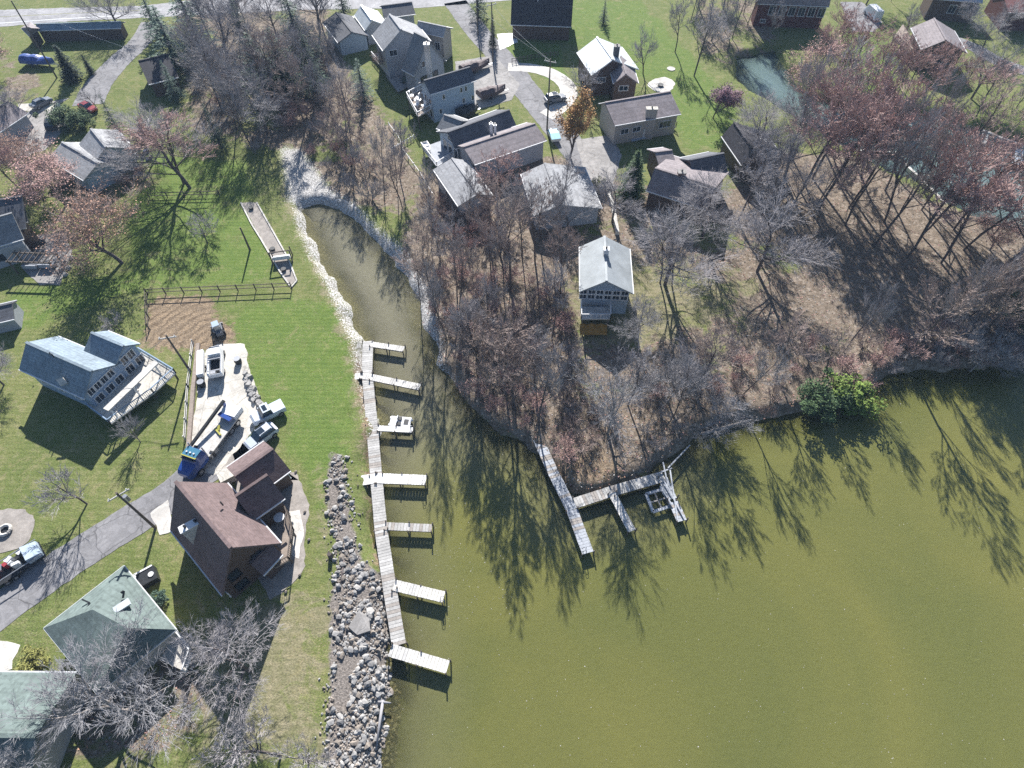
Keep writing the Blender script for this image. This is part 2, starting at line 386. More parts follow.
lit = t_.mix(0.55, t_.ramp(n2, [(0.3, (0.12, 0.10, 0.075)), (0.55, (0.22, 0.175, 0.13)), (0.72, (0.30, 0.25, 0.19))]),
             t_.ramp(vl.outputs['Color'], [(0.15, (0.11, 0.09, 0.068)), (0.6, (0.215, 0.17, 0.13)), (0.9, (0.36, 0.31, 0.26))]))
wm = t_.n.new('ShaderNodeTexWave'); wm.bands_direction = 'Y'; wm.inputs['Scale'].default_value = 0.42; wm.inputs['Distortion'].default_value = 1.2; wm.inputs['Detail'].default_value = 2; t_.link(t_.tc.outputs['Object'], wm.inputs['Vector'])
c = t_.mix(1.0, c, t_.ramp(wm.outputs['Fac'], [(0.2, (0.93, 0.94, 0.90)), (0.8, (1.06, 1.05, 1.04))]), 'MULTIPLY')
c = t_.mix(t_.ramp(t_.noise(0.4, 7, 0.75, dist=0.8), [(0.56, (0, 0, 0)), (0.70, (.75, .75, .75))]), c, (0.27, 0.235, 0.125))
vs_ = t_.n.new('ShaderNodeTexVoronoi'); vs_.inputs['Scale'].default_value = 3.6; t_.link(t_.tc.outputs['Object'], vs_.inputs['Vector'])
sp = t_.math('MULTIPLY', t_.ramp(vs_.outputs['Distance'], [(0.12, (1, 1, 1)), (0.3, (0, 0, 0))]), t_.ramp(t_.noise(0.22, 4, 0.7), [(0.5, (0, 0, 0)), (0.62, (.8, .8, .8))]))
c = t_.mix(sp, c, (0.30, 0.235, 0.16))
c = t_.mix(edge(sa.outputs[0], 1.1, n4), c, lit)
vm = t_.n.new('ShaderNodeVectorMath'); vm.operation = 'SUBTRACT'; vm.inputs[1].default_value = tuple(P(221, 352)); t_.link(t_.tc.outputs['Object'], vm.inputs[0])
wt = t_.n.new('ShaderNodeTexWave'); wt.wave_type = 'RINGS'; wt.rings_direction = 'Z'; wt.inputs['Scale'].default_value = 0.26; wt.inputs['Distortion'].default_value = 8.0
wt.inputs['Detail'].default_value = 5; wt.inputs['Detail Scale'].default_value = 1.6; wt.inputs['Detail Roughness'].default_value = 0.7; t_.link(vm.outputs[0], wt.inputs['Vector'])
trk = t_.ramp(wt.outputs['Fac'], [(0.0, (0.58, 0.55, 0.52)), (0.22, (0.9, 0.9, 0.9)), (0.8, (1.3, 1.27, 1.22))])
c = t_.mix(edge(sa.outputs[1], 1.1), c, t_.ramp(n3, [(0.3, (0.19, 0.14, 0.10)), (0.7, (0.36, 0.28, 0.20))]) if False else t_.mix(1.0, t_.ramp(n3, [(0.3, (0.15, 0.11, 0.075)), (0.7, (0.29, 0.225, 0.155))]), t_.mix(t_.ramp(t_.noise(0.7, 5, 0.75), [(0.42, (0, 0, 0)), (0.62, (1, 1, 1))]), trk, (0.92, 0.92, 0.92)), 'MULTIPLY'))
c = t_.mix(edge(sa.outputs[2], 1.5, n3), c, t_.ramp(n3, [(0.3, (0.12, 0.11, 0.10)), (0.48, (0.32, 0.31, 0.295)), (0.62, (0.60, 0.59, 0.57))]))
c = t_.mix(edge(sb.outputs[2], 0.8), c, t_.ramp(n3, [(0.3, (0.13, 0.115, 0.10)), (0.7, (0.27, 0.24, 0.215))]))
gr = t_.ramp(n3, [(0.28, (0.5,) * 3), (0.5, (0.98,) * 3), (0.72, (1.45,) * 3)])
c = t_.mix(1.0, c, gr, 'MULTIPLY')
t_.bump(n3, 0.7, 0.12)
M['land'] = t_.set(c, 0.95, 0, 0.1)
land = grid('ground', Z, M['land'])
attr(land.data, 'zone_a', [litter, dirt, silt, np.ones_like(X)])
attr(land.data, 'zone_b', [dry, lush, stone, np.ones_like(X)])
tag(land, kind='structure')
# water: murky, shallows let the bed show through
t_ = NT('lake_water')
at = t_.n.new('ShaderNodeAttribute'); at.attribute_name = 'depth'
sa = t_.n.new('ShaderNodeSeparateColor'); t_.link(at.outputs['Color'], sa.inputs[0])
n1 = t_.noise(0.02, 5, 0.62, dist=0.8); n2 = t_.noise(0.5, 4, 0.6)
green = t_.ramp(n1, [(0.35, (0.116, 0.124, 0.038)), (0.65, (0.165, 0.158, 0.046))])
brown = t_.ramp(n1, [(0.35, (0.165, 0.155, 0.105)), (0.65, (0.195, 0.183, 0.122))])
c = t_.mix(sa.outputs[1], green, brown)
c = t_.mix(sa.outputs[2], c, (0.12, 0.17, 0.16))
t_.set(c, 0.13, 0, 0.5); t_.p.inputs['Subsurface Weight'].default_value = 0.5; t_.p.inputs['Subsurface Radius'].default_value = (1.0, 1.0, 0.7); t_.p.inputs['Subsurface Scale'].default_value = 0.5; t_.p.inputs['IOR'].default_value = 1.33
b = t_.bump(t_.noise(1.3, 5, 0.62, dist=0.6), 0.36, 0.09)
tr = t_.n.new('ShaderNodeBsdfTransparent'); tr.inputs[0].default_value = (0.62, 0.60, 0.42, 1)
ms = t_.n.new('ShaderNodeMixShader')
f = t_.ramp(sa.outputs[0], [(0.0, (0.25,) * 3), (0.5, (0.8,) * 3), (1.0, (1, 1, 1))])
t_.link(f, ms.inputs[0]); t_.link(tr.outputs[0], ms.inputs[1]); t_.link(t_.p.outputs[0], ms.inputs[2]); t_.link(ms.outputs[0], t_.o.inputs[0])
M['water'] = t_.m
water = grid('lake', np.zeros_like(Z), M['water'])
inlet = np.clip(mask([(300, 150), (360, 190), (440, 330), (470, 400), (400, 440), (360, 360), (280, 215)], 25, -G) + 0.45 * np.clip(1 - np.clip(S, 0, 9) / 9, 0, 1) * (X < 25), 0, 1)
upper = (sdist(X, Y, CHAN) > -2).astype(float)
attr(water.data, 'depth', [np.clip(S / 5.0, 0, 1), inlet, upper, np.ones_like(X)])
tag(water, kind='structure')

def rag(q, step=0.6, amp=0.13):
    out = []
    for i in range(len(q)):
        a, b = Vector(q[i][:2]), Vector(q[(i + 1) % len(q)][:2]); k = max(1, min(60, int((b - a).length / step))); n = Vector((-(b - a).y, (b - a).x)).normalized() if (b - a).length > 1e-4 else Vector((0, 0))
        for j in range(k):
            v = a.lerp(b, j / k); v += n * (mnoise.noise(Vector((v.x * .9, v.y * .9, 7))) * amp * 2 + random.uniform(-amp, amp) * .5); out.append((v.x, v.y))
    return out
def sheet(name, pts, mat, h=0.03, thick=0.0, px=True):
    m = MB(); q = rag([P(x, y) for x, y in pts] if px else pts)
    m.prism([(p[0], p[1]) for p in q], G - 0.2, G + h); o = m.build(name, mat)
    return tag(o, kind='structure')
def strip(name, pts, wd, mat, h=0.03):
    """A path or road of even width along a line of ground points."""
    q0_ = [P(x, y) for x, y in pts]; q = []; lft = []; rgt = []
    for a_, b_ in zip(q0_[:-1], q0_[1:]):
        k_ = max(1, min(40, int((b_ - a_).length / .7))); q += [a_.lerp(b_, j / k_) for j in range(k_)]
    q.append(q0_[-1]); N_ = len(q)
    for i, p in enumerate(q):
        d = (q[min(i + 1, len(q) - 1)] - q[max(i - 1, 0)]); d.z = 0; d.normalize(); n = Vector((-d.y, d.x, 0))
        ww = (wd[min(len(wd) - 1, int(i * len(q0_) / N_))] if isinstance(wd, list) else wd); ww *= 1 + (random.uniform(-.03, .03) + .06 * mnoise.noise(p * .8) if ww > 1 else 0)
        lft.append(p + n * ww / 2); rgt.append(p - n * ww / 2)
    m = MB()
    for i in range(len(q) - 1):
        poly = [rgt[i], rgt[i + 1], lft[i + 1], lft[i]]
        m.add([(v.x, v.y, G + h) for v in poly], [(0, 1, 2, 3)])
    o = m.build(name, mat); return tag(o, kind='structure')
def smooth(pts, k=6):
    out = []
    for i in range(len(pts) - 1):
        p0 = pts[max(i - 1, 0)]; p1 = pts[i]; p2 = pts[i + 1]; p3 = pts[min(i + 2, len(pts) - 1)]
        for j in range(k):
            t = j / k
            out.append(tuple(0.5 * (2 * p1[a] + (p2[a] - p0[a]) * t + (2 * p0[a] - 5 * p1[a] + 4 * p2[a] - p3[a]) * t * t + (3 * p1[a] - p0[a] - 3 * p2[a] + p3[a]) * t ** 3) for a in (0, 1)))
    return out + [pts[-1]]
sheet('highway', [(-200, 28), (0, 27), (60, 22), (140, 18), (300, 10), (420, 8), (560, -4), (560, -30), (300, -12), (140, 6), (60, 8), (0, 10), (-200, 11)], M['highway'], 0.03)
strip('shoulder_line', [(-60, 24.5), (0, 23.3), (60, 19), (140, 15)], 0.25, M['white'], 0.036)
strip('centre_line', [(-60, 18), (0, 17), (60, 14), (140, 10.5)], 0.2, M['leaf_yellow'], 0.036)
strip('lane', smooth([(152, 22), (140, 42), (118, 62), (98, 85), (88, 105)]), [5 + 0.05 * i for i in range(25)], M['asphalt_l'], 0.034)
strip('driveway', smooth([(215, 462), (190, 480), (165, 500), (120, 528), (70, 560), (20, 595), (-40, 640), (-120, 700)]), 4.6, M['asphalt_l'], 0.03)
strip('street', smooth([(455, 2), (480, 35), (505, 62), (530, 95), (552, 122), (575, 150), (592, 172), (600, 192)]), [5.6] * 60, M['asphalt_l'], 0.03)
strip('crescent_drive', smooth([(508, 67), (530, 68), (552, 74), (567, 86), (567, 99), (556, 110), (546, 116)]), 3.6, M['cream'], 0.036)
sheet('concrete_pad', [(206, 350), (218, 344), (245, 344), (250, 370), (260, 400), (258, 425), (246, 440), (215, 475), (188, 470), (192, 430), (199, 380)], M['concrete_l'], 0.04)
sheet('parking_court', [(455, 62), (495, 55), (520, 85), (512, 100), (470, 112), (458, 90)], M['concrete'], 0.036)
sheet('white_driveway', [(497, 34), (515, 33), (518, 42), (500, 50)], M['white'], 0.036)
sheet('patio_left', [(0, 130), (40, 104), (70, 98), (60, 104), (66, 128), (45, 150), (0, 165)], M['concrete'], 0.036)
sheet('path_slab', [(18, 104), (60, 103), (60, 111), (18, 111)], M['concrete_l'], 0.045)
sheet('courtyard', [(575, 140), (610, 135), (622, 155), (612, 185), (590, 190)], M['concrete'], 0.036)
sheet('house_apron', [(230, 432), (216, 440), (205, 462), (225, 480), (262, 470), (296, 472), (310, 505), (304, 540), (306, 566), (292, 585), (270, 600), (250, 560), (240, 520)], M['gravel'], 0.034)
sheet('white_apron', [(150, 513), (168, 500), (176, 530), (160, 535)], M['cream'], 0.045)
sheet('side_terrace', [(285, 512), (300, 510), (304, 530), (298, 560), (286, 550)], M['cream'], 0.05)
sheet('left_terrace', [(28, 236), (66, 232), (72, 252), (60, 285), (40, 285), (22, 268)], M['concrete'], 0.036)
sheet('gravel_circle', smooth([(-25, 512), (0, 510), (20, 509), (32, 516), (33, 532), (24, 545), (0, 553), (-25, 545), (-25, 512)]), M['gravel'], 0.036)
sheet('drive_apron', [(0, 640), (20, 645), (12, 668), (-30, 690), (-30, 640)], M['cream'], 0.036)
sheet('boat_ramp_path', [(241, 203), (257, 203), (262, 213), (275, 235), (288, 258), (297, 280), (290, 286), (280, 272), (262, 240)], M['gravel'], 0.03)
sheet('fire_pit_patio', smooth([(652, 80), (665, 77), (675, 84), (668, 92), (655, 91), (648, 85), (652, 80)]), M['cream'], 0.03)
sheet('right_road', [(840, 2), (862, 2), (882, 22), (875, 32), (852, 32)], M['asphalt_l'], 0.03)
strip('far_path', smooth([(955, 40), (975, 48), (1000, 62), (1040, 76)]), 4.0, M['asphalt_l'], 0.03)
# ------------------------------------------------------------------ buildings
def xy(v): return Vector((v.x, v.y, 0))
class House:
    def __init__(s, name, label, cat, px, group=None):
        p = P(*px); s.loc = (p.x, p.y, G); s.r = root(name, label, cat, s.loc, 0, group)
    def part(s, mb, name, mat, parent=None, label=None, smooth=False):
        o = mb.build(name, mat, parent or s.r, s.loc, smooth)
        if label: o['label'] = label
        return o
    def block(s, r0, r1, zr, ze, eL, eR, wall, roof, base=0.0, ov=0.45, names=('wall', 'roof'), ends=(0.4, 0.4), zeR=None, th=0.2, trim=True):
        """Gabled block: ridge between two pixels at height zr; eaves at height ze through a pixel or at a given distance."""
        R0 = P(*r0, zr) if not isinstance(r0, Vector) else r0
        R1 = P(*r1, zr) if not isinstance(r1, Vector) else r1
        u = xy(R1 - R0); Ln = u.length; u.normalize(); n = Vector((-u.y, u.x, 0))
        zl = ze; zrr = ze if zeR is None else zeR
        wL = (P(*eL, zl) - R0).dot(n) if isinstance(eL, tuple) else eL
        wR = -(P(*eR, zrr) - R0).dot(n) if isinstance(eR, tuple) else eR
        A = xy(R0) + u * ends[0]; B = xy(R1) - u * ends[1]
        def pt(q, off, z): return Vector((q.x + n.x * off, q.y + n.y * off, G + z))
        wl = wL - ov; wr = wR - ov
        # wall height below the roof plane at the wall line
        hl = zl + (zr - zl) * ov / wL; hr = zrr + (zr - zrr) * ov / wR
        m = MB()
        vs = []
        for q in (A, B): vs += [pt(q, -wr, base), pt(q, wl, base), pt(q, wl, hl - 0.12), pt(q, 0, zr - 0.12), pt(q, -wr, hr - 0.12)]
        m.add(vs, [(0, 1, 2, 3, 4), (9, 8, 7, 6, 5), (1, 6, 7, 2), (0, 4, 9, 5), (2, 7, 8, 3), (3, 8, 9, 4), (0, 5, 6, 1)])
        s.part(m, names[0], wall)
        m = MB()
        a = xy(R0); b = xy(R1)
        m.slab([pt(a, 0, zr), pt(b, 0, zr), pt(b, wL, zl), pt(a, wL, zl)], th)
        m.slab([pt(a, 0, zr), pt(b, 0, zr), pt(b, -wR, zrr), pt(a, -wR, zrr)], th)
        ro = s.part(m, names[1], roof)
        # ridge cap and gutters
        m = MB(); m.beam(pt(a, 0, zr + 0.03), pt(b, 0, zr + 0.03), 0.35, 0.1)
        s.part(m, 'ridge_cap', roof, ro)
        if trim:
            m = MB()
            m.beam(pt(a, wL + 0.06, zl - 0.08), pt(b, wL + 0.06, zl - 0.08), 0.14, 0.14)
            m.beam(pt(a, -wR - 0.06, zrr - 0.08), pt(b, -wR - 0.06, zrr - 0.08), 0.14, 0.14)
            s.part(m, 'gutter', M['trim'])
        fr = dict(u=u, n=n, A=A, B=B, wl=wl, wr=wr, L=(B - A).length, hl=hl, hr=hr, zr=zr, a=a, b=b, wL=wL, wR=wR, ze=zl, zeR=zrr)
        return fr
    def window(s, fr, side, c, z, wd, ht, mull=1, frame='trim', name='window'):
        """Window on side L, R, 0 or 1 of a block: c metres along from its A end (L, R) or from its centre (0, 1)."""
        u, n = fr['u'], fr['n']
        if side == 'L': o = fr['A'] + u * c + n * fr['wl']; d = u; nn = n
        elif side == 'R': o = fr['A'] + u * c - n * fr['wr']; d = u; nn = -n
        elif side == '0': o = fr['A'] + n * c; d = n; nn = -u
        else: o = fr['B'] + n * c; d = n; nn = u
        o = Vector((o.x, o.y, G + z))
        return s.win(o, d, nn, wd, ht, mull, frame, name)
    def win(s, o, d, nn, wd, ht, mull=1, frame='trim', name='window'):
        U = Vector((0, 0, 1)); m = MB(); f = 0.1; e = nn * 0.05
        def bar(a, b, w_, t_=0.1): m.beam(a, b, w_, t_)
        for k in (-1, 1):
            m.beam(o + d * (k * wd / 2) - U * (ht / 2) + e, o + d * (k * wd / 2) + U * (ht / 2) + e, f, f) if abs(d.x) + abs(d.y) > 0 else None
        m.beam(o - d * (wd / 2 + f / 2) + U * (ht / 2) + e, o + d * (wd / 2 + f / 2) + U * (ht / 2) + e, f, f)
        m.beam(o - d * (wd / 2 + f / 2 + 0.05) - U * (ht / 2) + e * 1.4, o + d * (wd / 2 + f / 2 + 0.05) - U * (ht / 2) + e * 1.4, f * 1.4, f)
        for k in range(1, mull + 1 - 0):
            if mull > 0 and k <= mull - 0:
                q = -wd / 2 + wd * k / (mull + 1)
                m.beam(o + d * q - U * (ht / 2) + e * 0.8, o + d * q + U * (ht / 2) + e * 0.8, 0.06, 0.06)
        w_ = s.part(m, name, M[frame])
        m = MB(); q = o + nn * 0.02
        m.slab([q - d * wd / 2 - U * ht / 2, q + d * wd / 2 - U * ht / 2, q + d * wd / 2 + U * ht / 2, q - d * wd / 2 + U * ht / 2], 0.03)
        g = s.part(m, 'pane', M['glass'], w_)
        return w_
    def door(s, fr, side, c, mat='dark', h=2.1, base=0):
        u, n = fr['u'], fr['n']
        if side == 'L': o = fr['A'] + u * c + n * fr['wl']; d = u; nn = n
        elif side == 'R': o = fr['A'] + u * c - n * fr['wr']; d = u; nn = -n
        elif side == '0': o = fr['A'] + n * c; d = n; nn = -u
        else: o = fr['B'] + n * c; d = n; nn = u
        m = MB(); m.beam(Vector((o.x, o.y, G + base)) + nn * 0.03, Vector((o.x, o.y, G + base + h)) + nn * 0.03, 0.95, 0.95)
        # leaf as a thin plate
        m = MB(); q = Vector((o.x, o.y, G + base + h / 2)) + nn * 0.03
        vs = []
        for e in (0, 0.05):
            for a, b in ((-1, -1), (1, -1), (1, 1), (-1, 1)): vs.append(q + d * a * 0.48 + Vector((0, 0, b * h / 2)) + nn * e)
        m.add(vs, [(0, 1, 2, 3), (7, 6, 5, 4), (0, 4, 5, 1), (1, 5, 6, 2), (2, 6, 7, 3), (3, 7, 4, 0)])
        dr = s.part(m, 'door', M[mat])
        m = MB(); m.box(q + d * 0.36 + nn * 0.09, (0.06, 0.06, 0.14)); s.part(m, 'handle', M['steel'], dr)
    def chimney(s, px, h, wx, wy, top, base=0.0, mat='chimney_brick', rz=0.0, pots=1, cap='concrete'):
        p = P(*px, top); m = MB(); m.box((p.x, p.y, G + (top + base) / 2), (wx, wy, top - base), rz)
        c = s.part(m, 'chimney', M[mat])
        m = MB(); m.box((p.x, p.y, G + top + 0.06), (wx + 0.16, wy + 0.16, 0.12), rz); s.part(m, 'cap', M[cap], c)
        m = MB()
        for k in range(pots):
            f = (k - (pots - 1) / 2) * wx / max(pots, 1)
            q = (p.x + math.cos(rz) * f, p.y + math.sin(rz) * f, G + top + 0.12)
            m.tube([q, (q[0], q[1], q[2] + 0.35)], 0.14, 8)
        s.part(m, 'flue', M['dark'], c)
    def roofbit(s, px, h, name='vent_pipe', r=0.08, ht=0.5, mat='dark'):
        p = P(*px, h); m = MB(); m.tube([(p.x, p.y, p.z - 0.3), (p.x, p.y, p.z + ht)], r, 6); s.part(m, name, M[mat])
    def plate(s, name, pts, h, th, mat, parent=None, px=True):
        q = [P(*p_, (h[i] if isinstance(h, (list, tuple)) else h)) for i, p_ in enumerate(pts)] if px else pts
        m = MB(); m.slab(q, th); return s.part(m, name, M[mat] if isinstance(mat, str) else mat, parent)
    def extrude(s, name, pts, z0, z1, mat, parent=None):
        q = [P(*p_, z1) for p_ in pts]; m = MB(); m.prism([(v.x, v.y) for v in q], G + z0, G + z1)
        return s.part(m, name, M[mat] if isinstance(mat, str) else mat, parent)
    def deck(s, pts, h, rail=(), mat='deckwood', railmat='postwood', rail_h=1.0, posts=True, name='deck', gap=1.6):
        q = [P(*p_, h) for p_ in pts]; m = MB(); m.prism([(v.x, v.y) for v in q], G + h - 0.18, G + h)
        d = s.part(m, name, M[mat])
        if posts and h > 0.5:
            for v in q:
                c = sum(((xy(k)) for k in q), Vector()) / len(q); k = xy(v) + (c - xy(v)).normalized() * 0.25
                m = MB(); m.beam((k.x, k.y, G), (k.x, k.y, G + h - 0.18), 0.18, 0.18); s.part(m, 'post', M['postwood'], d)
        if rail:
            m = MB()
            for i, j in rail:
                a, b = q[i].copy(), q[j].copy(); Ln = (b - a).length; k = max(1, round(Ln / gap))
                U = Vector((0, 0, rail_h))
                m.beam(a + U, b + U, 0.12, 0.08); m.beam(a + U * 0.12, b + U * 0.12, 0.08, 0.06)
                for e in range(k + 1): pz = a.lerp(b, e / k); m.beam(pz, pz + U, 0.1, 0.1)
                kk = int(Ln / 0.22)
                for e in range(kk): pz = a.lerp(b, (e + .5) / kk); m.beam(pz + U * 0.1, pz + U, 0.035, 0.035)
            s.part(m, 'railing', M[railmat], d)
        return d

M['tin'] = pm('weathered_tin_roof', (0.34, 0.37, 0.385), 0.2, 0.5, 0.6, 0.1, 0.3)
M['orange'] = pm('orange_tarpaulin', (0.34, 0.19, 0.045), 0.25, 1.5, 0.8)
M['chimney_brick'] = pm('chimney_brick', (0.20, 0.12, 0.10), 0.25, 3, 0.9, 0.4)
M['siding_blue'] = siding('blue_grey_siding', (0.27, 0.37, 0.50))
M['siding_lblue'] = siding('pale_blue_siding', (0.33, 0.41, 0.50))
M['siding_grey'] = siding('grey_siding', (0.34, 0.36, 0.40))
M['siding_tan'] = siding('tan_siding', (0.42, 0.39, 0.36))
M['siding_brown'] = siding('brown_siding', (0.10, 0.07, 0.06))
M['siding_red'] = siding('dark_red_siding', (0.10, 0.035, 0.035))
M['siding_white'] = siding('white_siding', (0.62, 0.65, 0.68))
M['roof_blue'] = shingle('blue_grey_shingles', (0.215, 0.27, 0.315))
M['roof_brown'] = shingle('brown_shingles', (0.16, 0.118, 0.115))
M['roof_black'] = shingle('black_shingles', (0.05, 0.048, 0.055))
M['roof_green'] = shingle('sage_green_shingles', (0.15, 0.19, 0.178))
M['roof_grey'] = shingle('grey_shingles', (0.24, 0.245, 0.25))
M['roof_lgrey'] = shingle('light_grey_shingles', (0.33, 0.335, 0.345))
M['roof_dgrey'] = shingle('dark_grey_shingles', (0.11, 0.115, 0.13))
M['roof_taupe'] = shingle('taupe_shingles', (0.25, 0.22, 0.225))
M['metal_roof'] = pm('pale_metal_roof', (0.60, 0.64, 0.66), 0.12, 0.6, 0.45, 0.05, 0.4, 0.1)

# --- blue house, left
h = House('blue_house', 'blue sided house with blue grey roof and big pergola deck, left of the concrete pad', 'house', (80, 400))
zb = 6.2
f1 = h.block((26, 342.3), (91.8, 371), zb, 3.9, (46, 331), (80.7, 397), M['siding_blue'], M['roof_blue'])
for c_ in (-1.55, -0.5, 0.55, 1.6): h.window(f1, '1', c_, 3.6, 0.9, 1.1, 1)
for c_ in (-1.3, 0.4, 2.0): h.window(f1, '1', c_, 1.9, 1.2, 1.2, 1)
for c_ in (2, 5, 8): h.window(f1, 'R', c_, 2.3, 1.0, 1.2, 1)
# cross wing with its lower ridge
rA = P(96, 346.5, 5.9)
u = f1['u']; n = f1['n']
wing1 = xy(f1['B']) + u * 0.4 + n * 4.9
R1 = Vector((wing1.x, wing1.y, G + 5.7)); R0 = R1 - u * 5.6
f2 = h.block(R0, R1, 5.7, 4.2, 1.8, 2.5, M['siding_blue'], M['roof_blue'])
for c_ in (-0.9, 0.25): h.window(f2, '1', c_, 3.6, 0.95, 1.3, 1)
for c_ in (-1.0, 0.7): h.window(f2, '1', c_, 1.9, 1.2, 1.4, 1)
h.window(f2, 'L', 3.5, 2.4, 1.4, 1.1, 1)
# skylight, vents
m = MB(); sk = [P(56, 380, 5.05), P(63, 378, 5.15), P(68, 383.5, 4.7), P(61, 386.5, 4.6)]; m.slab([v + Vector((0, 0, .12)) for v in sk], 0.2)
h.part(m, 'skylight', M['concrete_l'])
h.roofbit((55, 358), 5.8, ht=0.8); h.roofbit((51, 354.5), 6.1, ht=0.4)
# big deck with pergola beams
dk = h.deck([(86, 405), (111, 424), (154, 393), (176, 373), (141, 352), (139, 362)], 1.3, rail=((0, 1), (1, 2), (2, 3), (3, 4)), railmat='siding_blue', mat='concrete_l')
for a, b, wd in (((106, 410), (156, 362), 0.9),):
    q0, q1 = P(*a, 3.4), P(*b, 3.4); m = MB(); m.beam(q0, q1, wd, 0.16); pg = h.part(m, 'awning_beam', M['cream'])
    for t_a in (0.05, 0.5, 0.95):
        k = q0.lerp(q1, t_a); m = MB(); m.beam((k.x, k.y, G + 1.3), (k.x, k.y, k.z - 0.08), 0.16, 0.16); h.part(m, 'post', M['trim'], pg)
m = MB()
for k in range(2):
    q0 = P(112 + 22 * k, 404 - 18 * k, 1.35); m.box((q0.x, q0.y, q0.z + 0.03), (0.5, 2.2, 0.06), 0.7)
h.part(m, 'step_board', M['cream'], dk)

# --- brown roofed house
h = House('brown_roof_house', 'large house with steep brown and black roofs beside the gravel apron and parked blue truck', 'house', (235, 530))
fa = h.block((175.3, 481.4), (230.8, 547.7), 9.2, 3.6, (273.6, 535), (161.7, 519), M['siding_brown'], M['roof_brown'], zeR=3.0)
M['roof_void'] = shingle('charcoal_shingles', (0.045, 0.04, 0.05))
fb = h.block((234.3, 476), (273, 448.5), 5.0, 3.2, (225.5, 468), (290, 471), M['siding_brown'], M['roof_brown'])
fc = h.block((235, 496.5), (267.4, 474.5), 6.2, 4.0, 0.9, (288, 496), M['siding_brown'], M['roof_brown'])
fd = h.block((250, 564), (270, 543), 4.2, 3.0, 0.9, (281, 556), M['siding_brown'], M['roof_brown'])
h.chimney((196, 522), 0, 3.2, 0.7, 7.6, 3.0, mat='concrete_l', rz=0.62, pots=3, cap='white')
h.roofbit((222, 504), 7.2, ht=0.5)
for c_ in (-1.5, 1.3): h.window(fa, '1', c_, 4.0, 1.2, 1.5, 1, 'dark')
for c_ in (-1.6,): h.window(fa, '1', c_, 1.5, 1.3, 1.4, 1, 'dark')
for c_ in (-1.5, 1.5): h.window(fb, '1', c_, 1.7, 1.2, 1.2, 1)
h.door(fa, 'R', 3.0)
for c_ in (5, 9): h.window(fa, 'R', c_, 1.5, 1.4, 1.1, 1)
dk = h.deck([(262, 538), (287, 510), (294, 530), (290, 560), (275, 568)], 1.4, rail=((1, 2), (2, 3), (3, 4)))
tb = MB(); q = P(281, 520, 1.4); tb.tube([(q.x, q.y, q.z), (q.x, q.y, q.z + 0.7)], 0.06, 6); tb.tube([(q.x, q.y, q.z + .7), (q.x, q.y, q.z + 0.75)], 0.6, 14)
o = tb.build('patio_table', M['trim'], None, (q.x, q.y, q.z)); tag(o, 'round white table on the deck of the brown roofed house', 'table')
q = P(229, 478, 0); m = MB(); m.box((q.x, q.y, q.z + 0.55), (1.7, 1.7, 1.1), 0.6); o = m.build('hot_tub', M['white'], None, tuple(q))
m2 = MB(); m2.box((q.x, q.y, q.z + 1.14), (1.8, 1.8, 0.1), 0.6); c2 = m2.build('cover', M['concrete_l'], o, tuple(q)); tag(o, 'square white tub with flat cover between the brown roofed garage and house', 'hot tub')

# --- green hip-roofed house
def hip(h, corners, ze, ridge, zr, wall, roof, ov=0.5):
    c = [P(*k, ze) for k in corners]; r = [P(*k, zr) for k in ridge]
    m = MB()
    m.slab([c[0], c[1], r[0]], 0.18); m.slab([c[1], c[2], r[1], r[0]], 0.18)
    m.slab([c[2], c[3], r[1]], 0.18); m.slab([c[3], c[0], r[0], r[1]], 0.18)
    cen = sum((xy(k) for k in c), Vector()) / 4
    q = [xy(k) + (cen - xy(k)).normalized() * ov * 1.3 for k in c]
    mw = MB(); mw.prism([(k.x, k.y) for k in q], G, G + ze + 0.1)
    h.part(mw, 'wall', wall); ro = h.part(m, 'roof', roof)
    m = MB()
    for i in range(4): m.beam(c[i] - Vector((0, 0, .1)), c[(i + 1) % 4] - Vector((0, 0, .1)), 0.14, 0.16)
    h.part(m, 'gutter', M['trim'])
    return c, r
h = House('green_roof_house', 'house with sage green hip roof under a large bare tree, lower left', 'house', (110, 640))
A_, B_, C_, D_ = (P(*k, 3.6) for k in ((123.7, 565.5), (43.5, 628), (176, 629.5), (97, 694)))
r0_, r1_ = P(92.4, 609.5, 5.6), P(127.6, 628, 5.6)
m = MB()
for f_ in ((A_, B_, r0_), (A_, r0_, r1_), (A_, r1_, C_), (D_, r0_, B_), (D_, r1_, r0_), (D_, C_, r1_)): m.slab(f_, .18)
h.part(m, 'roof', M['roof_green'])
cn = (A_ + B_ + C_ + D_) / 4; m = MB(); m.prism([tuple((k + (cn - k).normalized() * .7))[:2] for k in (A_, B_, D_, C_)], G, G + 3.5); h.part(m, 'wall', M['siding_tan'])
m = MB()
for a, b in ((A_, B_), (B_, D_), (D_, C_), (C_, A_)): m.beam(a - Vector((0, 0, .12)), b - Vector((0, 0, .12)), .14, .16)
h.part(m, 'gutter', M['trim'])
m = MB(); q = P(122, 606, 5.2); m.box((q.x, q.y, q.z), (1.5, 0.75, 0.2), 0.7); h.part(m, 'skylight', M['metal_roof'])
m = MB(); q = P(84, 606, 4.9)
for a, b in (((82, 599.5), (90, 603)), ((90, 603), (83, 617))): m.beam(P(*a, 4.9), P(*b, 4.7), 0.14, 0.14)
h.part(m, 'roof_bar', M['dark'])  # two dark bars laid along a bent line on the roof
m = MB(); m.beam(P(121, 593, 5.3), P(124, 591, 5.3), 0.1, 0.3); m.beam(P(124, 591, 5.3), P(123, 598, 5.0), 0.1, 0.2); h.part(m, 'vent_pipe', M['dark'])
h.deck([(177, 630), (193, 652), (186, 672), (160, 660)], 1.0, rail=((0, 1), (1, 2)), mat='cream', railmat='trim')
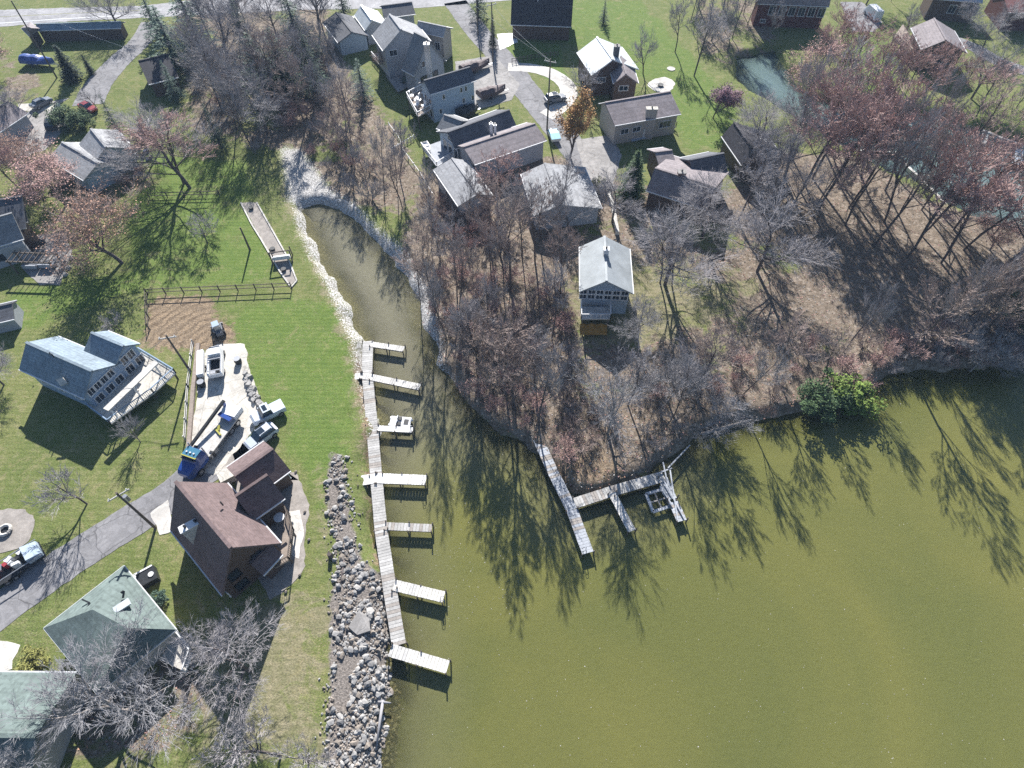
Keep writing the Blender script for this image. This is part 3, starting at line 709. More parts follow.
for k, (x_, y_) in enumerate([(135, 610), (152, 628)]): pass
# --- corner house bottom left
h = House('corner_house', 'pale green roofed house cut off by the lower left corner', 'house', (15, 720))
fg = h.block((-60, 735), (36, 736), 5.6, 3.6, (0, 672), (20, 790), M['siding_tan'], M['roof_green'])
# --- left-edge grey gabled house with dark rear roof
h = House('left_edge_house', 'grey gabled house at the left edge beside a blue grey terrace', 'house', (2, 245))
fh = h.block((12, 213), (-45, 229), 6.0, 3.6, 3.6, (26, 237), M['siding_grey'], M['roof_grey'])
fh2 = h.block((22, 196), (-40, 206), 6.2, 3.9, 3.5, (38, 226), M['siding_brown'], M['roof_dgrey'])
h.window(fh, 'R', 4, 1.7, 1.4, 1.2)
# --- small shed roof at left edge (dark)
h = House('garden_shed', 'small dark roofed shed at the left edge with rocks beside it', 'shed', (5, 318))
h.block((-14, 309), (12, 303), 2.9, 2.1, 1.4, (18, 318), M['siding_grey'], M['roof_dgrey'], ov=0.2, ends=(.2, .2))
# --- light blue-grey house upper left
h = House('pale_house', 'pale blue grey roofed house among pink brown trees at upper left', 'house', (100, 150))
fi = h.block((91, 128.5), (106, 147), 5.6, 3.8, (124, 137), (81, 147), M['siding_lblue'], M['roof_lgrey'])
h.block((62, 142), (98, 163), 4.6, 3.2, (112, 160), (50, 160), M['siding_lblue'], M['roof_lgrey'])
for c_ in (1.5, 3.5): h.window(fi, 'L' if fi['n'].x > 0 else 'R', c_, 2.4, 1.2, 1.3)
# --- dark roof house
h = House('black_roof_house', 'small house with black roof beside the lane, upper left', 'house', (160, 75))
h.block((138, 61), (168, 54), 5.0, 3.0, 3.2, (183, 76), M['siding_brown'], M['roof_black'])
# --- left edge upper
h = House('edge_cottage', 'grey roofed cottage at the left edge behind the leaning trunk', 'house', (0, 125))
h.block((-22, 120), (8, 101), 4.5, 2.8, 3.5, (15, 122), M['siding_grey'], M['roof_taupe'])
# --- long shed
h = House('long_shed', 'long low shed with blue grey roof beside the highway', 'shed', (80, 32))
h.block((36, 24), (121, 21.5), 3.4, 2.6, 1.6, (122, 28), M['siding_brown'], M['roof_blue'], ov=0.3)
h = House('pavilion', 'small brown hip roofed pavilion at the left end of the long shed', 'pavilion', (28, 36))
hip(h, [(21, 28), (30, 22), (39, 28), (29, 36)], 3.0, [(29, 27), (30, 27.5)], 4.6, M['siding_brown'], M['roof_taupe'])
# --- big grey house top
h = House('big_grey_house', 'big grey blue house with pale grey gable roof near the top, left of the street', 'house', (415, 60))
fj = h.block((389.5, 14), (401.2, 29.5), 9.5, 6.2, (430, 40), (379, 45), M['siding_grey'], M['roof_lgrey'])
fk = h.block((418, 21), (446, 27), 7.0, 5.6, 3.0, (448, 38), M['siding_tan'], M['roof_lgrey'])
h.window(fj, '1', -2.2, 5.2, 1.6, 1.2); h.window(fj, '1', 2.2, 2.6, 1.2, 1.2); h.window(fk, 'R', 4.5, 3.2, 1.2, 1.6)
h.deck([(372, 56), (384, 48), (398, 66), (390, 78)], 0.6, rail=((0, 3),), railmat='trim', mat='concrete')
# --- narrow steep house
h = House('steep_house', 'narrow house with steep pitched roof and chimney facing the boat covered yard', 'house', (440, 80))
fl = h.block((414, 32), (427, 38.5), 10.0, 4.2, 4.4, 4.2, M['siding_grey'], M['roof_grey'])
for c_ in (-1.9, -0.7, 0.5, 1.7): h.window(fl, '1', c_, 2.4, 0.9, 1.3, 0, 'dark')
for c_ in (-1.3, 0.3): h.window(fl, '1', c_, 5.4, 0.8, 1.2, 0)
h.chimney((426.5, 44), 0, 1.0, 0.9, 10.4, 3.0, mat='steel', cap='white')
h.deck([(386, 76), (403, 70), (412, 84), (398, 92)], 0.5, mat='concrete', rail=())
# --- dark-roofed blue house
h = House('slate_house', 'grey blue two storey house with dark slate roof and white deck furniture', 'house', (455, 105))
fm = h.block((424, 80.5), (470, 67), 7.6, 6.0, (423, 77) if False else 2.6, (436.5, 92.5), M['siding_lblue'], M['roof_dgrey'], ov=0.3)
for x_, z_ in ((1.5, 2.0), (2.4, 4.6), (6.2, 4.9), (7.2, 4.9), (6.6, 2.7), (8.6, 2.7)): h.window(fm, 'R' , x_, z_, 0.55, 1.0, 0)
for c_ in (-1, 0.8): h.window(fm, '0', c_, 3.8, 1.0, 1.3, 0); h.window(fm, '0', c_, 1.4, 1.0, 1.5, 0)
h.deck([(407, 97), (428, 86), (437, 106), (418, 117)], 2.6, rail=((0, 3), (3, 2), (0, 1)), railmat='trim', mat='deckwood')
# --- boathouse row
h = House('long_roof_house', 'house with long dark front roof and pale back roof, white boat on its deck', 'house', (480, 145))
fn = h.block((447.6, 132.3), (509.4, 109.7), 5.6, 3.6, (438, 131), (460, 147), M['siding_lblue'], M['roof_dgrey'])
h.block((444, 114.5), (462, 121), 5.0, 3.6, 2.8, (433, 127), M['siding_lblue'], M['roof_grey'])
for c_ in (-1.8, 0.2, 2.0): h.window(fn, '0', c_, 2.0, 1.3, 2.2, 0)
h.window(fn, '0', 0, 4.3, 1.4, 0.8, 0)
h.chimney((491, 124), 0, 0.5, 0.5, 5.8, 3.6, mat='white', cap='white', pots=1); h.chimney((495, 125.5), 0, 0.4, 0.4, 5.6, 3.6, mat='white', cap='white', pots=1)
h.deck([(422, 148), (444, 139), (460, 152), (437, 167)], 1.2, rail=((0, 3), (3, 2)), railmat='trim', mat='dockgrey')
h = House('taupe_roof_house', 'house with taupe roof behind a pinkish tree beside the street', 'house', (520, 165))
fo = h.block((463, 147), (535, 123.5), 5.0, 3.9, 2.6, (549, 139.5), M['siding_grey'], M['roof_taupe'])
h.window(fo, '1', 0, 2, 1.5, 1.2)
h = House('canvas_roof_house', 'long house with pale worn roof, ridge running towards the inlet trees', 'house', (455, 185))
fp = h.block((452, 158), (478, 194), 4.6, 3.4, (474, 170), (433, 169), M['siding_grey'], M['roof_lgrey'])
h = House('silver_roof_house', 'low house with pale silvery roof under bare branches beside the street end', 'house', (558, 190))
fq = h.block((545, 163), (560, 205), 4.8, 3.2, (588, 175), (525, 187), M['siding_grey'], M['roof_lgrey'])
h.window(fq, '1', 0, 2, 2.0, 1.2)
# --- top mid dark house
h = House('navy_roof_house', 'large dark roofed house at the top edge throwing a wide shadow', 'house', (548, 20))
fr_ = h.block((512, -14), (574, -12), 9.5, 3.2, 7.0, (580, 27), M['siding_brown'], M['roof_black'])
h.roofbit((538, 0), 7.5, ht=0.6, mat='trim')
# --- white and dark house
h = House('white_patch_house', 'dark sided house with white sunlit roof, chimney and picture windows', 'house', (608, 80))
fs = h.block((597, 37), (613, 59.5), 7.2, 4.6, (633, 62), (578, 54), M['siding_brown'], M['metal_roof'])
ft = h.block((621, 56), (626, 74), 6.2, 4.4, (634, 68), (611, 73), M['siding_brown'], M['roof_taupe'], ov=0.3)
h.window(fs, '1', -1.8, 3.2, 1.8, 1.0, 2); h.window(fs, '1', 1.8, 3.2, 1.8, 1.0, 2); h.window(ft, '1', 0, 3.2, 1.8, 1.0, 1)
h.chimney((617, 46), 0, 1.1, 1.0, 8.4, 2.0, mat='roof_dgrey')
# --- grey house by lawn
h = House('grey_chimney_house', 'single storey grey house with taupe roof and front chimney on the bright lawn', 'house', (645, 125))
fu = h.block((605, 102.5), (670.5, 91.5), 5.8, 4.2, (600, 97) if False else 2.6, (623.5, 124), M['siding_tan'], M['roof_taupe'])
h.chimney((652, 108.5), 0, 2.0, 0.9, 5.9, 0.0, mat='siding_tan', cap='concrete_l')
for c_ in (2.0, 4.4): h.window(fu, 'R', c_, 2.4, 1.6, 1.0, 1)
h.window(fu, 'R', 10.2, 2.4, 2.4, 1.3, 2); h.door(fu, 'R', 6.4, 'trim')
h.deck([(655, 124), (668, 121), (676, 127), (662, 132)], 0.5, mat='dockwood', rail=((1, 2),))
h.deck([(625, 127), (640, 124), (648, 137), (632, 141)], 0.4, mat='siding_lblue', rail=())
# --- white A-frame
h = House('white_cottage', 'white cottage with pale metal roof, row of gable windows and an orange planter below', 'house', (605, 310))
fv = h.block((604.5, 236), (606.5, 281), 6.8, 4.6, (633.5, 291) if False else 4.0, (580, 287), M['siding_lblue'], M['tin'])
sgn = 1
for row in (0, 1):
    for k in range(6): h.window(fv, '1', -2.9 + 1.16 * k, 4.25 - 0.95 * row, 1.0, 0.8, 1)
h.chimney((606.5, 249), 0, 0.7, 0.7, 7.6, 5.0, mat='white', cap='white')
dk = h.deck([(581, 307), (610, 307), (610, 319), (581, 319)], 2.3, rail=((0, 3), (3, 2), (1, 2)), railmat='trim', mat='cream')
q0 = P(580, 331, .8); q1 = P(607, 331, .8); r_ = root('orange_awning', 'orange tarpaulin planter in front of the white cottage deck', 'tarpaulin', ((q0.x + q1.x) / 2, q0.y, G))
m = MB(); nx_ = 14; wd_ = (q1.x - q0.x) / 2
for i in range(nx_):
    x0_ = -wd_ + 2 * wd_ * i / nx_; x1_ = x0_ + 2 * wd_ / nx_; z0_ = 1.1 + .12 * math.sin(i * 1.3); z1_ = 1.1 + .12 * math.sin((i + 1) * 1.3)
    m.slab([(x0_, -.5, z0_ * .5), (x1_, -.5, z1_ * .5), (x1_, .8, z1_ + .3), (x0_, .8, z0_ + .3)], .06)
m.build('canopy', M['orange'], r_)
for sx in (-1, 1):
    for sy in (-1, 1): m = MB(); m.beam((sx * wd_ * .95, sy * .8, 0), (sx * wd_ * .95, sy * .8, .5 if sy < 0 else 1.3), .1, .1); m.build('post', M['postwood'], r_)
m = MB(); q0 = P(582, 304, 2.6); q1 = P(608, 304, 2.6); m.box(((q0.x + q1.x) / 2, q0.y - 0.2, G + 1.6), (3.9, 1.2, 0.1)); h.part(m, 'awning', M['siding_blue'])
# --- dark complex right
h = House('wide_dark_house', 'wide house with many dark taupe roofs under the big grey tree', 'house', (695, 200))
h.block((655, 168), (716, 187), 6.2, 3.6, (728, 172), (645, 190), M['siding_brown'], M['roof_taupe'])
h.block((690, 160), (724, 153), 5.6, 3.4, 4.0, (735, 172), M['siding_brown'], M['roof_dgrey'])
h.block((655, 152), (672, 150), 5.0, 3.4, 3.4, 4.5, M['siding_brown'], M['roof_taupe'])
h.chimney((682, 172), 0, 1.2, 1.0, 6.6, 3.6)
h = House('black_ridge_house', 'house with near black roof and white skylights at the edge of the grove', 'house', (755, 145))
fw = h.block((734, 122), (755, 151), 5.8, 3.2, (772, 142), (722, 137), M['siding_brown'], M['roof_black'])
h.plate('skylight', [(757, 137), (760, 135.5), (772, 142), (769, 144)], 4.6, 0.2, 'white')
# --- top right buildings
h = House('red_house', 'dark red house with a row of blue framed windows at the top edge', 'house', (805, 20))
fx = h.block((760, -8), (832, -5), 7.0, 5.0, 3.5, (768, 4), M['siding_red'], M['roof_taupe'])
for k in range(6): h.window(fx, 'R' , 3.4 + 2.2 * k, 3.5, 1.5, 1.9, 1)
h.window(fx, 'R', 2, 1.2, 1.2, 0.8)
h = House('brown_gable_house', 'brown gabled house throwing a dark shadow on the lawn, upper right', 'house', (930, 50))
fy = h.block((934, 18), (946, 40), 6.6, 4.4, (962, 44), (920.5, 47), M['siding_brown'], M['roof_taupe'], ov=0.7)
for c_ in (-3, -1, 1, 3): h.window(fy, '1', c_, 2.6, 1.4, 1.6, 0)
h.deck([(893, 38), (903, 24), (919, 50), (910, 54)], 2.0, rail=((0, 3), (3, 2)), railmat='postwood')
h = House('blue_window_house', 'house with pale blue windows at the top edge, right of the brown gable', 'house', (968, 10))
fz = h.block((935, -16), (985, -12), 6.6, 4.6, 4, (950, 0), M['siding_brown'], M['siding_lblue'])
for k in range(3): h.window(fz, 'R', 5 + 2.4 * k, 2.6, 1.6, 1.8, 1)
h = House('brick_red_house', 'brick red roofed house in the upper right corner', 'house', (1015, 12))
h.block((1003, -10), (1050, -8), 6.0, 4.0, 4, (1003, 12), M['siding_red'], pm('brick_red_roof', (0.22, 0.09, 0.08), 0.2, 2))
h = House('white_roof_house', 'small house with dazzling white roof left of the big grey house', 'house', (372, 30))
h.block((361, 5), (372, 20), 5.2, 3.4, (381, 16), (354, 15), M['siding_grey'], M['metal_roof'])
h = House('navy_barn', 'low building with flat navy roof behind the big grey house', 'barn', (400, 12))
h.block((381, 6), (412, 2), 4.5, 3.2, 3.5, (416, 14), M['siding_grey'], M['roof_dgrey'])
h = House('tree_shaded_house', 'blue shadowed house under trees left of the big grey house', 'house', (350, 35))
h.block((336, 12), (352, 32), 4.5, 3.0, 3.5, 3.5, M['siding_lblue'], M['roof_dgrey'])
# ------------------------------------------------------------------ docks
def plankway(mb, a, b, wd, z, board=0.32, gap=0.03, jitter=0.02, skip=0.0):
    a = Vector((a.x, a.y, z)); b = Vector((b.x, b.y, z)); Ln = (b - a).length; u = (b - a) / Ln; rz = math.atan2(u.y, u.x)
    k = int(Ln / (board + gap)); st = Ln / k
    for i in range(k):
        if random.random() < skip: continue
        p = a + u * ((i + .5) * st)
        mb.mi = 0 if random.random() < 0.6 else (1 if random.random() < 0.6 else 2)
        mb.box((p.x, p.y, z + random.uniform(-.01, .01) - 0.025), (st - gap, wd * (1 + random.uniform(-jitter, jitter)), 0.05), rz + random.uniform(-.01, .01))
    mb.mi = 0
def dock_beams(mb, a, b, wd, z):
    a = Vector((a.x, a.y, z)); b = Vector((b.x, b.y, z)); u = (b - a).normalized(); n = Vector((-u.y, u.x, 0))
    for k in (-1, 1): mb.beam(a + n * (k * (wd / 2 - .08)) - Vector((0, 0, .16)), b + n * (k * (wd / 2 - .08)) - Vector((0, 0, .16)), 0.1, 0.2)
def dock(name, label, pts, wd, z, boards, posts=None, group=None, post_every=3.0, post_top=0.35, skip=0.0):
    q = [P(x, y, z - G) for x, y in pts]
    r_ = root(name, label, 'dock', (q[0].x, q[0].y, 0), 0, group)
    loc = (q[0].x, q[0].y, 0)
    mb = MB(); mf = MB(); ps = []
    for a, b in zip(q[:-1], q[1:]):
        plankway(mb, a, b, wd, z, skip=skip); dock_beams(mf, a, b, wd, z - 0.001)
        u = (b - a); Ln = u.length; u.normalize(); n = Vector((-u.y, u.x, 0)); k = max(1, round(Ln / post_every))
        for i in range(k + 1): ps.append((a + u * (Ln * i / k) * 1.0, n))
    mb.build('deck_boards', boards, r_, loc); mf.build('frame', M['postwood'], r_, loc)
    for p, n in ps:
        for s_ in (-1, 1):
            v = p + n * s_ * (wd / 2 + 0.06); m = MB(); m.tube([(v.x, v.y, -1.2), (v.x, v.y, z + post_top * random.uniform(.3, 1))], 0.085, 6); m.build('piling', M['postwood'], r_, loc)
    return r_
M['dw2'] = wood('grey_brown_boards', (0.34, 0.31, 0.28)); M['dw3'] = wood('silver_boards', (0.50, 0.49, 0.47))
bd_old = [M['dockwood'], M['dw2'], M['dw3']]; bd_new = [M['dockwood_n'], M['dw3'], M['dockwood_n']]
M['white2'] = wood('white_painted_boards', (0.74, 0.73, 0.70)); bd_white = [M['white2'], M['white2'], M['dockwood_n']]
bd_grey = [M['dockgrey'], M['dw2'], M['dockgrey']]
ZD = 0.95
dock('shore_dock', 'long grey plank walkway running along the inlet shore past all the finger docks', [(368, 341), (367, 372), (372, 425), (376, 475), (381, 530), (390, 590), (399, 645)], 1.45, ZD, bd_old, post_every=5)
dock('finger_dock', 'short pale finger dock at the north end of the shore walkway', [(371, 344), (404, 349)], 0.95, ZD + .05, bd_new)
dock('finger_dock', 'pale finger dock crossing the walkway with a stub over the bank, second from the north', [(351, 377), (361, 375.5), (371, 377), (420, 387)], 1.05, ZD + .06, bd_new)
dock('finger_dock', 'narrow white finger dock with the white paddle boat beside it', [(378, 428), (413, 430)], 0.8, ZD + .05, bd_white)
dock('finger_dock', 'wide bright white finger dock with a stub on the grass side of the walkway', [(358, 481), (376, 478), (426, 480)], 1.35, ZD + .06, bd_white)
dock('finger_dock', 'thin grey finger dock between the wide white one and the southern pair', [(385, 526), (432, 528)], 0.95, ZD + .05, bd_old)
dock('finger_dock', 'pale slatted finger dock second from the south end of the walkway', [(394, 585), (444, 597)], 1.2, ZD + .06, bd_new)
dock('finger_dock', 'southernmost pale slatted finger dock at the end of the walkway', [(390, 650), (448, 667)], 1.25, ZD + .06, bd_new)
dock('pier', 'long weathered straight pier reaching out from the wooded point', [(536, 434), (552, 470), (572, 510), (588, 553)], 1.35, 0.9, bd_grey, post_every=4)
dock('cross_dock', 'weathered cross dock joining the straight pier to the ruined dock', [(575, 503), (612, 491), (664, 476)], 1.35, 0.96, bd_old, post_every=4)
dock('finger_dock', 'pale finger dock hanging from the middle of the cross dock', [(612, 493), (632, 531)], 0.95, 1.0, bd_new)
dock('ruined_dock', 'bluish collapsing dock with missing boards at the right end of the cross dock', [(663, 478), (682, 521)], 1.2, 0.85, bd_grey, skip=0.25, post_top=1.0)
# square timber frame
q = [P(*k, -0.7) for k in ((646, 494), (662, 489.5), (671, 506), (653, 512))]
r_ = root('timber_frame', 'square floating timber frame beside the collapsing dock', 'frame', (q[0].x, q[0].y, 0)); loc = (q[0].x, q[0].y, 0)
for i in range(4):
    m = MB(); m.beam(q[i], q[(i + 1) % 4], 0.34, 0.22); m.build('beam', M['dockgrey'], r_, loc)
m = MB(); m.beam(q[0].lerp(q[1], .5), q[3].lerp(q[2], .5), 0.16, 0.14); m.beam(q[0].lerp(q[3], .5), q[1].lerp(q[2], .5), 0.16, 0.14); m.build('brace', M['dw2'], r_, loc)
# loose boards/poles on ruined dock
for i, (a, b) in enumerate([((664, 481), (684, 518)), ((670, 470), (678, 522)), ((660, 486), (672, 505)), ((668, 468), (690, 445)), ((656, 474), (672, 468)), ((663, 462), (668, 486))]):
    m = MB(); m.beam(P(*a, 0.0), P(*b, -0.15), 0.16, 0.1); p = P(*a, 0)
    tag(m.build('loose_plank', M['dockgrey'], None, tuple(p)), 'loose weathered plank lying on the collapsing dock', 'plank', 'loose planks on the ruined dock')
# logs
def log(a, b, r, label, mat='bark_l', h=-0.95):
    A_, B_ = P(*a, h), P(*b, h); m = MB(); mid = A_.lerp(B_, .5) + Vector((0, 0, 0.05)); m.tube([A_, mid, B_], [r, r * .85, r * .5], 7); o = m.build('fallen_log', M[mat], None, tuple(A_), True); tag(o, label, 'log')
log((702, 434), (751, 420), 0.26, 'pale fallen log lying in the water off the willowy bank')
log((700, 428), (735, 417), 0.16, 'thin pale branch lying beside the fallen log in the water')
log((383, 700), (376, 750), 0.16, 'pale driftwood pole lying on the riprap beside the water', 'twig_l', -0.5)
log((378, 702), (391, 703), 0.13, 'short driftwood stick crossing the top of the driftwood pole', 'twig_l', -0.5)
log((344, 560), (340, 590), 0.12, 'thin dark pole lying on the riprap edge', 'bark', 0.1)

# ------------------------------------------------------------------ boats
def hull(mb, L_, B_, H_, z=0.0, deckz=None, n=10, rim=0.12):
    """Open boat: outer and inner shells."""
    out, inn, bot, ib = [], [], [], []
    for i in range(n + 1):
        t = i / n; x = -L_ / 2 + L_ * t
        hw = B_ / 2 * (1.0 if t < .45 else max(0.02, math.cos((t - .45) / .55 * math.pi / 2) ** 0.7)); rise = H_ * (1 + 0.25 * t ** 3)
        out.append((x, hw, z + rise)); bot.append((x, hw * .65, z)); inn.append((x, max(hw - rim, .005), z + rise)); ib.append((x, max(hw * .6 - rim, .003), z + H_ * .35))
    rings = [bot, out, inn, ib]; vs = []; 
    for side in (1, -1):
        for r0 in rings: vs += [(x, y * side, zz) for x, y, zz in r0]
    N = n + 1; fs = []
    for s_ in (0, 1):
        o0 = s_ * 4 * N
        for k in range(3):
            for i in range(n):
                a = o0 + k * N + i; b = a + 1; c = a + N + 1; d = a + N
                fs.append((a, b, c, d) if s_ else (d, c, b, a))
    for i in range(n):
        fs.append((3 * N + i, 3 * N + i + 1, 7 * N + i + 1, 7 * N + i)); fs.append((i, 4 * N + i, 4 * N + i + 1, i + 1))
    fs.append((0, N, 5 * N, 4 * N)); fs.append((N, 2 * N, 6 * N, 5 * N)); fs.append((2 * N, 3 * N, 7 * N, 6 * N))
    mb.add(vs, fs)
def place(name, label, cat, p, rz, group=None): return root(name, label, cat, tuple(p), rz, group)
def lbox(r_, name, c, sz, mat, parent=None, rz=0):
    m = MB(); m.box(c, sz, rz); return m.build(name, M[mat] if isinstance(mat, str) else mat, parent or r_)
def heading(a, b, h=0.0):
    d = P(*b, h) - P(*a, h); return math.atan2(d.y, d.x), d.length
M['cover_brown'] = pm('brown_tarpaulin', (0.12, 0.085, 0.085), 0.3, 2, 0.7, 0.4)
M['cover_blue'] = pm('blue_tarpaulin', (0.06, 0.11, 0.34), 0.25, 2, 0.45, 0.3)
def covered_boat(a, b, label, mat, wd=2.3, name='covered_boat'):
    rz, L_ = heading(a, b, .9); p = P((a[0] + b[0]) / 2, (a[1] + b[1]) / 2, .9); p.z = G
    r_ = place(name, label, 'boat', p, rz)
    m = MB(); hull(m, L_, wd, 0.95, 0.45); m.build('hull', M['white'], r_)
    m = MB(); n = 10; rows = []
    for i in range(n + 1):
        t = i / n; x = -L_ / 2 * 1.01 + L_ * 1.02 * t; hw = wd / 2 * 1.12 * (1.0 if t < .45 else max(0.05, math.cos((t - .45) / .55 * math.pi / 2) ** 0.7))
        top = 2.0 + 0.28 * math.sin(t * 9.0) * (1 - t) + (0.35 if .3 < t < .6 else 0) - 0.25 * t
        rows.append([(x, -hw * 1.02, .75), (x, -hw, 1.45), (x, -hw * .45, top - .08), (x, 0, top), (x, hw * .45, top - .08), (x, hw, 1.45), (x, hw * 1.02, .75)])
    vs = [v for r0 in rows for v in r0]; fs = [(i * 7 + j, i * 7 + j + 1, (i + 1) * 7 + j + 1, (i + 1) * 7 + j) for i in range(n) for j in range(6)]
    fs += [tuple(range(7))[::-1], tuple(n * 7 + j for j in range(7))]
    m.add(vs, fs); m.build('cover', M[mat], r_)
    tr = MB(); tr.beam((-L_ * .35, 0, .4), (L_ * .62, 0, .4), .1, .12); tr.beam((-L_ * .15, -.9, .4), (-L_ * .15, .9, .4), .1, .1); t1 = tr.build('trailer', M['steel'], r_)
    for s_ in (-1, 1):
        m = MB(); m.tube([(-L_ * .15, s_ * .95, .32), (-L_ * .15, s_ * 1.13, .32)], .32, 12); m.build('wheel', M['rubber'], t1)
    return r_
covered_boat((462, 71), (489, 62), 'boat under a brown and silver cover behind the slate roofed house', 'cover_brown')
covered_boat((479, 96), (505, 88), 'boat under a brown cover on the parking court below the other one', 'cover_brown')
covered_boat((23, 60), (54, 62), 'long boat under a bright blue cover on the grass at upper left', 'cover_blue', 2.2)
covered_boat((459, 115), (478, 107), 'boat under a near black cover against the slate roofed house', 'dark')
M['turquoise'] = pm('turquoise_tarpaulin', (.08, .34, .50), .2, 2, .5, .2)
p = P(554, 139); r_ = root('covered_trailer', 'small trailer with turquoise cover at the foot of the tall crescent drive pole', 'trailer', (p.x, p.y, G + .03), .2)
m = MB(); m.box((0, 0, .7), (1.7, 3.4, .5)); m.build('box', M['white'], r_)
m = MB(); m.slab([(-.9, -1.7, 1.0), (.9, -1.7, 1.0), (.9, 0, 1.2), (-.9, 0, 1.2)], .08); m.slab([(-.9, 0, 1.2), (.9, 0, 1.2), (.9, 1.7, 1.0), (-.9, 1.7, 1.0)], .08); m.build('cover', M['turquoise'], r_)
m = MB(); m.tube([(-.95, 0, .3), (-.8, 0, .3)], .3, 10); m.tube([(.8, 0, .3), (.95, 0, .3)], .3, 10); m.build('wheel', M['rubber'], r_)
m = MB(); m.beam((0, 1.6, .45), (0, 2.8, .45), .1, .1); m.build('drawbar', M['steel'], r_)
for k in range(22):
    x_, y_ = random.uniform(118, 152), random.uniform(140, 172); p = P(x_, y_); m = MB(); q_ = random.uniform(.4, 1.3)
    m.box((p.x, p.y, G + q_ * .25), (q_, q_ * random.uniform(.5, 1), q_ * .5), random.uniform(0, 3)); m.box((p.x + .1, p.y, G + q_ * .55), (q_ * .5, q_ * .4, q_ * .3), random.uniform(0, 3))
    tag(m.build('yard_crate', M[random.choice(['white', 'cover_blue', 'dark', 'cover_brown', 'steel', 'deckwood'])], None, (p.x, p.y, G)), 'piece of clutter heaped in the yard beside the pale blue grey house', 'crate', 'yard clutter')
# white boat on the long roofed house's deck
rz, L_ = heading((424, 143), (430, 153), 1.3); p = P(427, 148.5, 1.35)
r_ = place('white_dinghy', 'small white boat resting on the grey deck of the long roofed house', 'boat', p, rz)
m = MB(); hull(m, 3.2, 1.3, .5, 0); m.build('hull', M['white'], r_); lbox(r_, 'seat', (-.4, 0, .3), (.3, .95, .06), 'trim'); lbox(r_, 'seat', (.5, 0, .3), (.3, .8, .06), 'trim')
# paddle boat on the lift beside the narrow white dock
rz, L_ = heading((390, 421), (412, 423), -0.3); p = P(400.5, 421.5, -0.6); p.z = 0.05
r_ = place('paddle_boat', 'white paddle boat with dark seats moored beside the narrow white finger dock', 'boat', p, rz)
m = MB()
for s_ in (-1, 1): m.tube([(-1.5, s_ * .55, .22), (-1.1, s_ * .55, .24), (1.0, s_ * .55, .26), (1.5, s_ * .45, .38)], [.26, .3, .3, .14], 10)
m.build('hull', M['white'], r_, smooth=True)
lbox(r_, 'deck', (0, 0, .5), (2.7, 1.5, .12), 'white')
for s_ in (-1, 1):
    st = lbox(r_, 'seat', (-.15, s_ * .38, .64), (.5, .5, .16), 'dark'); lbox(r_, 'backrest', (-.42, s_ * .38, .85), (.1, .5, .4), 'trim', st)
lbox(r_, 'pedal_well', (.75, 0, .575), (.6, .8, .05), 'dark')
m = MB()
for k in range(4): m.box((.2 + .14 * k, -.62, .568), (.08, .12, .012))
m.build('marking', M['dark'], r_)

# ------------------------------------------------------------------ road vehicles
def wheel(r_, x, y, rad=.36, wd=.24):
    m = MB(); m.tube([(x, y - wd / 2, rad), (x, y + wd / 2, rad)], rad, 16); w_ = m.build('wheel', M['rubber'], r_)
    m = MB(); s_ = 1 if y > 0 else -1; m.tube([(x, y + s_ * (wd / 2 - .02), rad), (x, y + s_ * (wd / 2 + .02), rad)], rad * .6, 10); m.build('rim', M['steel'], w_)
def loft(mb, secs):
    """Body from cross-sections: each (x, half width, z low, z high, top half width)."""
    vs = []
    for x, hw, z0, z1, tw in secs:
        zm = z0 + (z1 - z0) * .62
        vs += [(x, -hw * .94, z0), (x, -hw, z0 + (z1 - z0) * .3), (x, -hw * .985, zm), (x, -tw, z1), (x, tw, z1), (x, hw * .985, zm), (x, hw, z0 + (z1 - z0) * .3), (x, hw * .94, z0)]
    fs = []; k = len(secs)
    for i in range(k - 1):
        for j in range(8):
            j2 = (j + 1) % 8; fs.append((i * 8 + j, (i + 1) * 8 + j, (i + 1) * 8 + j2, i * 8 + j2))
    fs.append(tuple(range(8))[::-1][::-1]); fs.append(tuple((k - 1) * 8 + j for j in range(8))[::-1])
    mb.add(vs, fs)
def carpaint(name, c): t = NT(name); t.p.inputs['Coat Weight'].default_value = 0.4; return t.set(t.ramp(t.noise(3), [(.3, tuple(k * .93 for k in c)), (.7, c)]), .35, 0, .5)
M['p_white'] = carpaint('white_car_paint', (.72, .74, .76)); M['p_black'] = carpaint('black_car_paint', (.02, .022, .028)); M['p_red'] = carpaint('red_car_paint', (.32, .045, .05))
M['p_blue'] = carpaint('blue_cab_paint', (.012, .055, .26)); M['p_silver'] = carpaint('silver_car_paint', (.55, .60, .66)); M['p_grey'] = carpaint('grey_car_paint', (.16, .17, .19)); M['p_teal'] = carpaint('teal_trim_paint', (.05, .17, .26))
M['yellow'] = pm('yellow_paint', (.42, .40, .08), .15, 2, .5, .05)
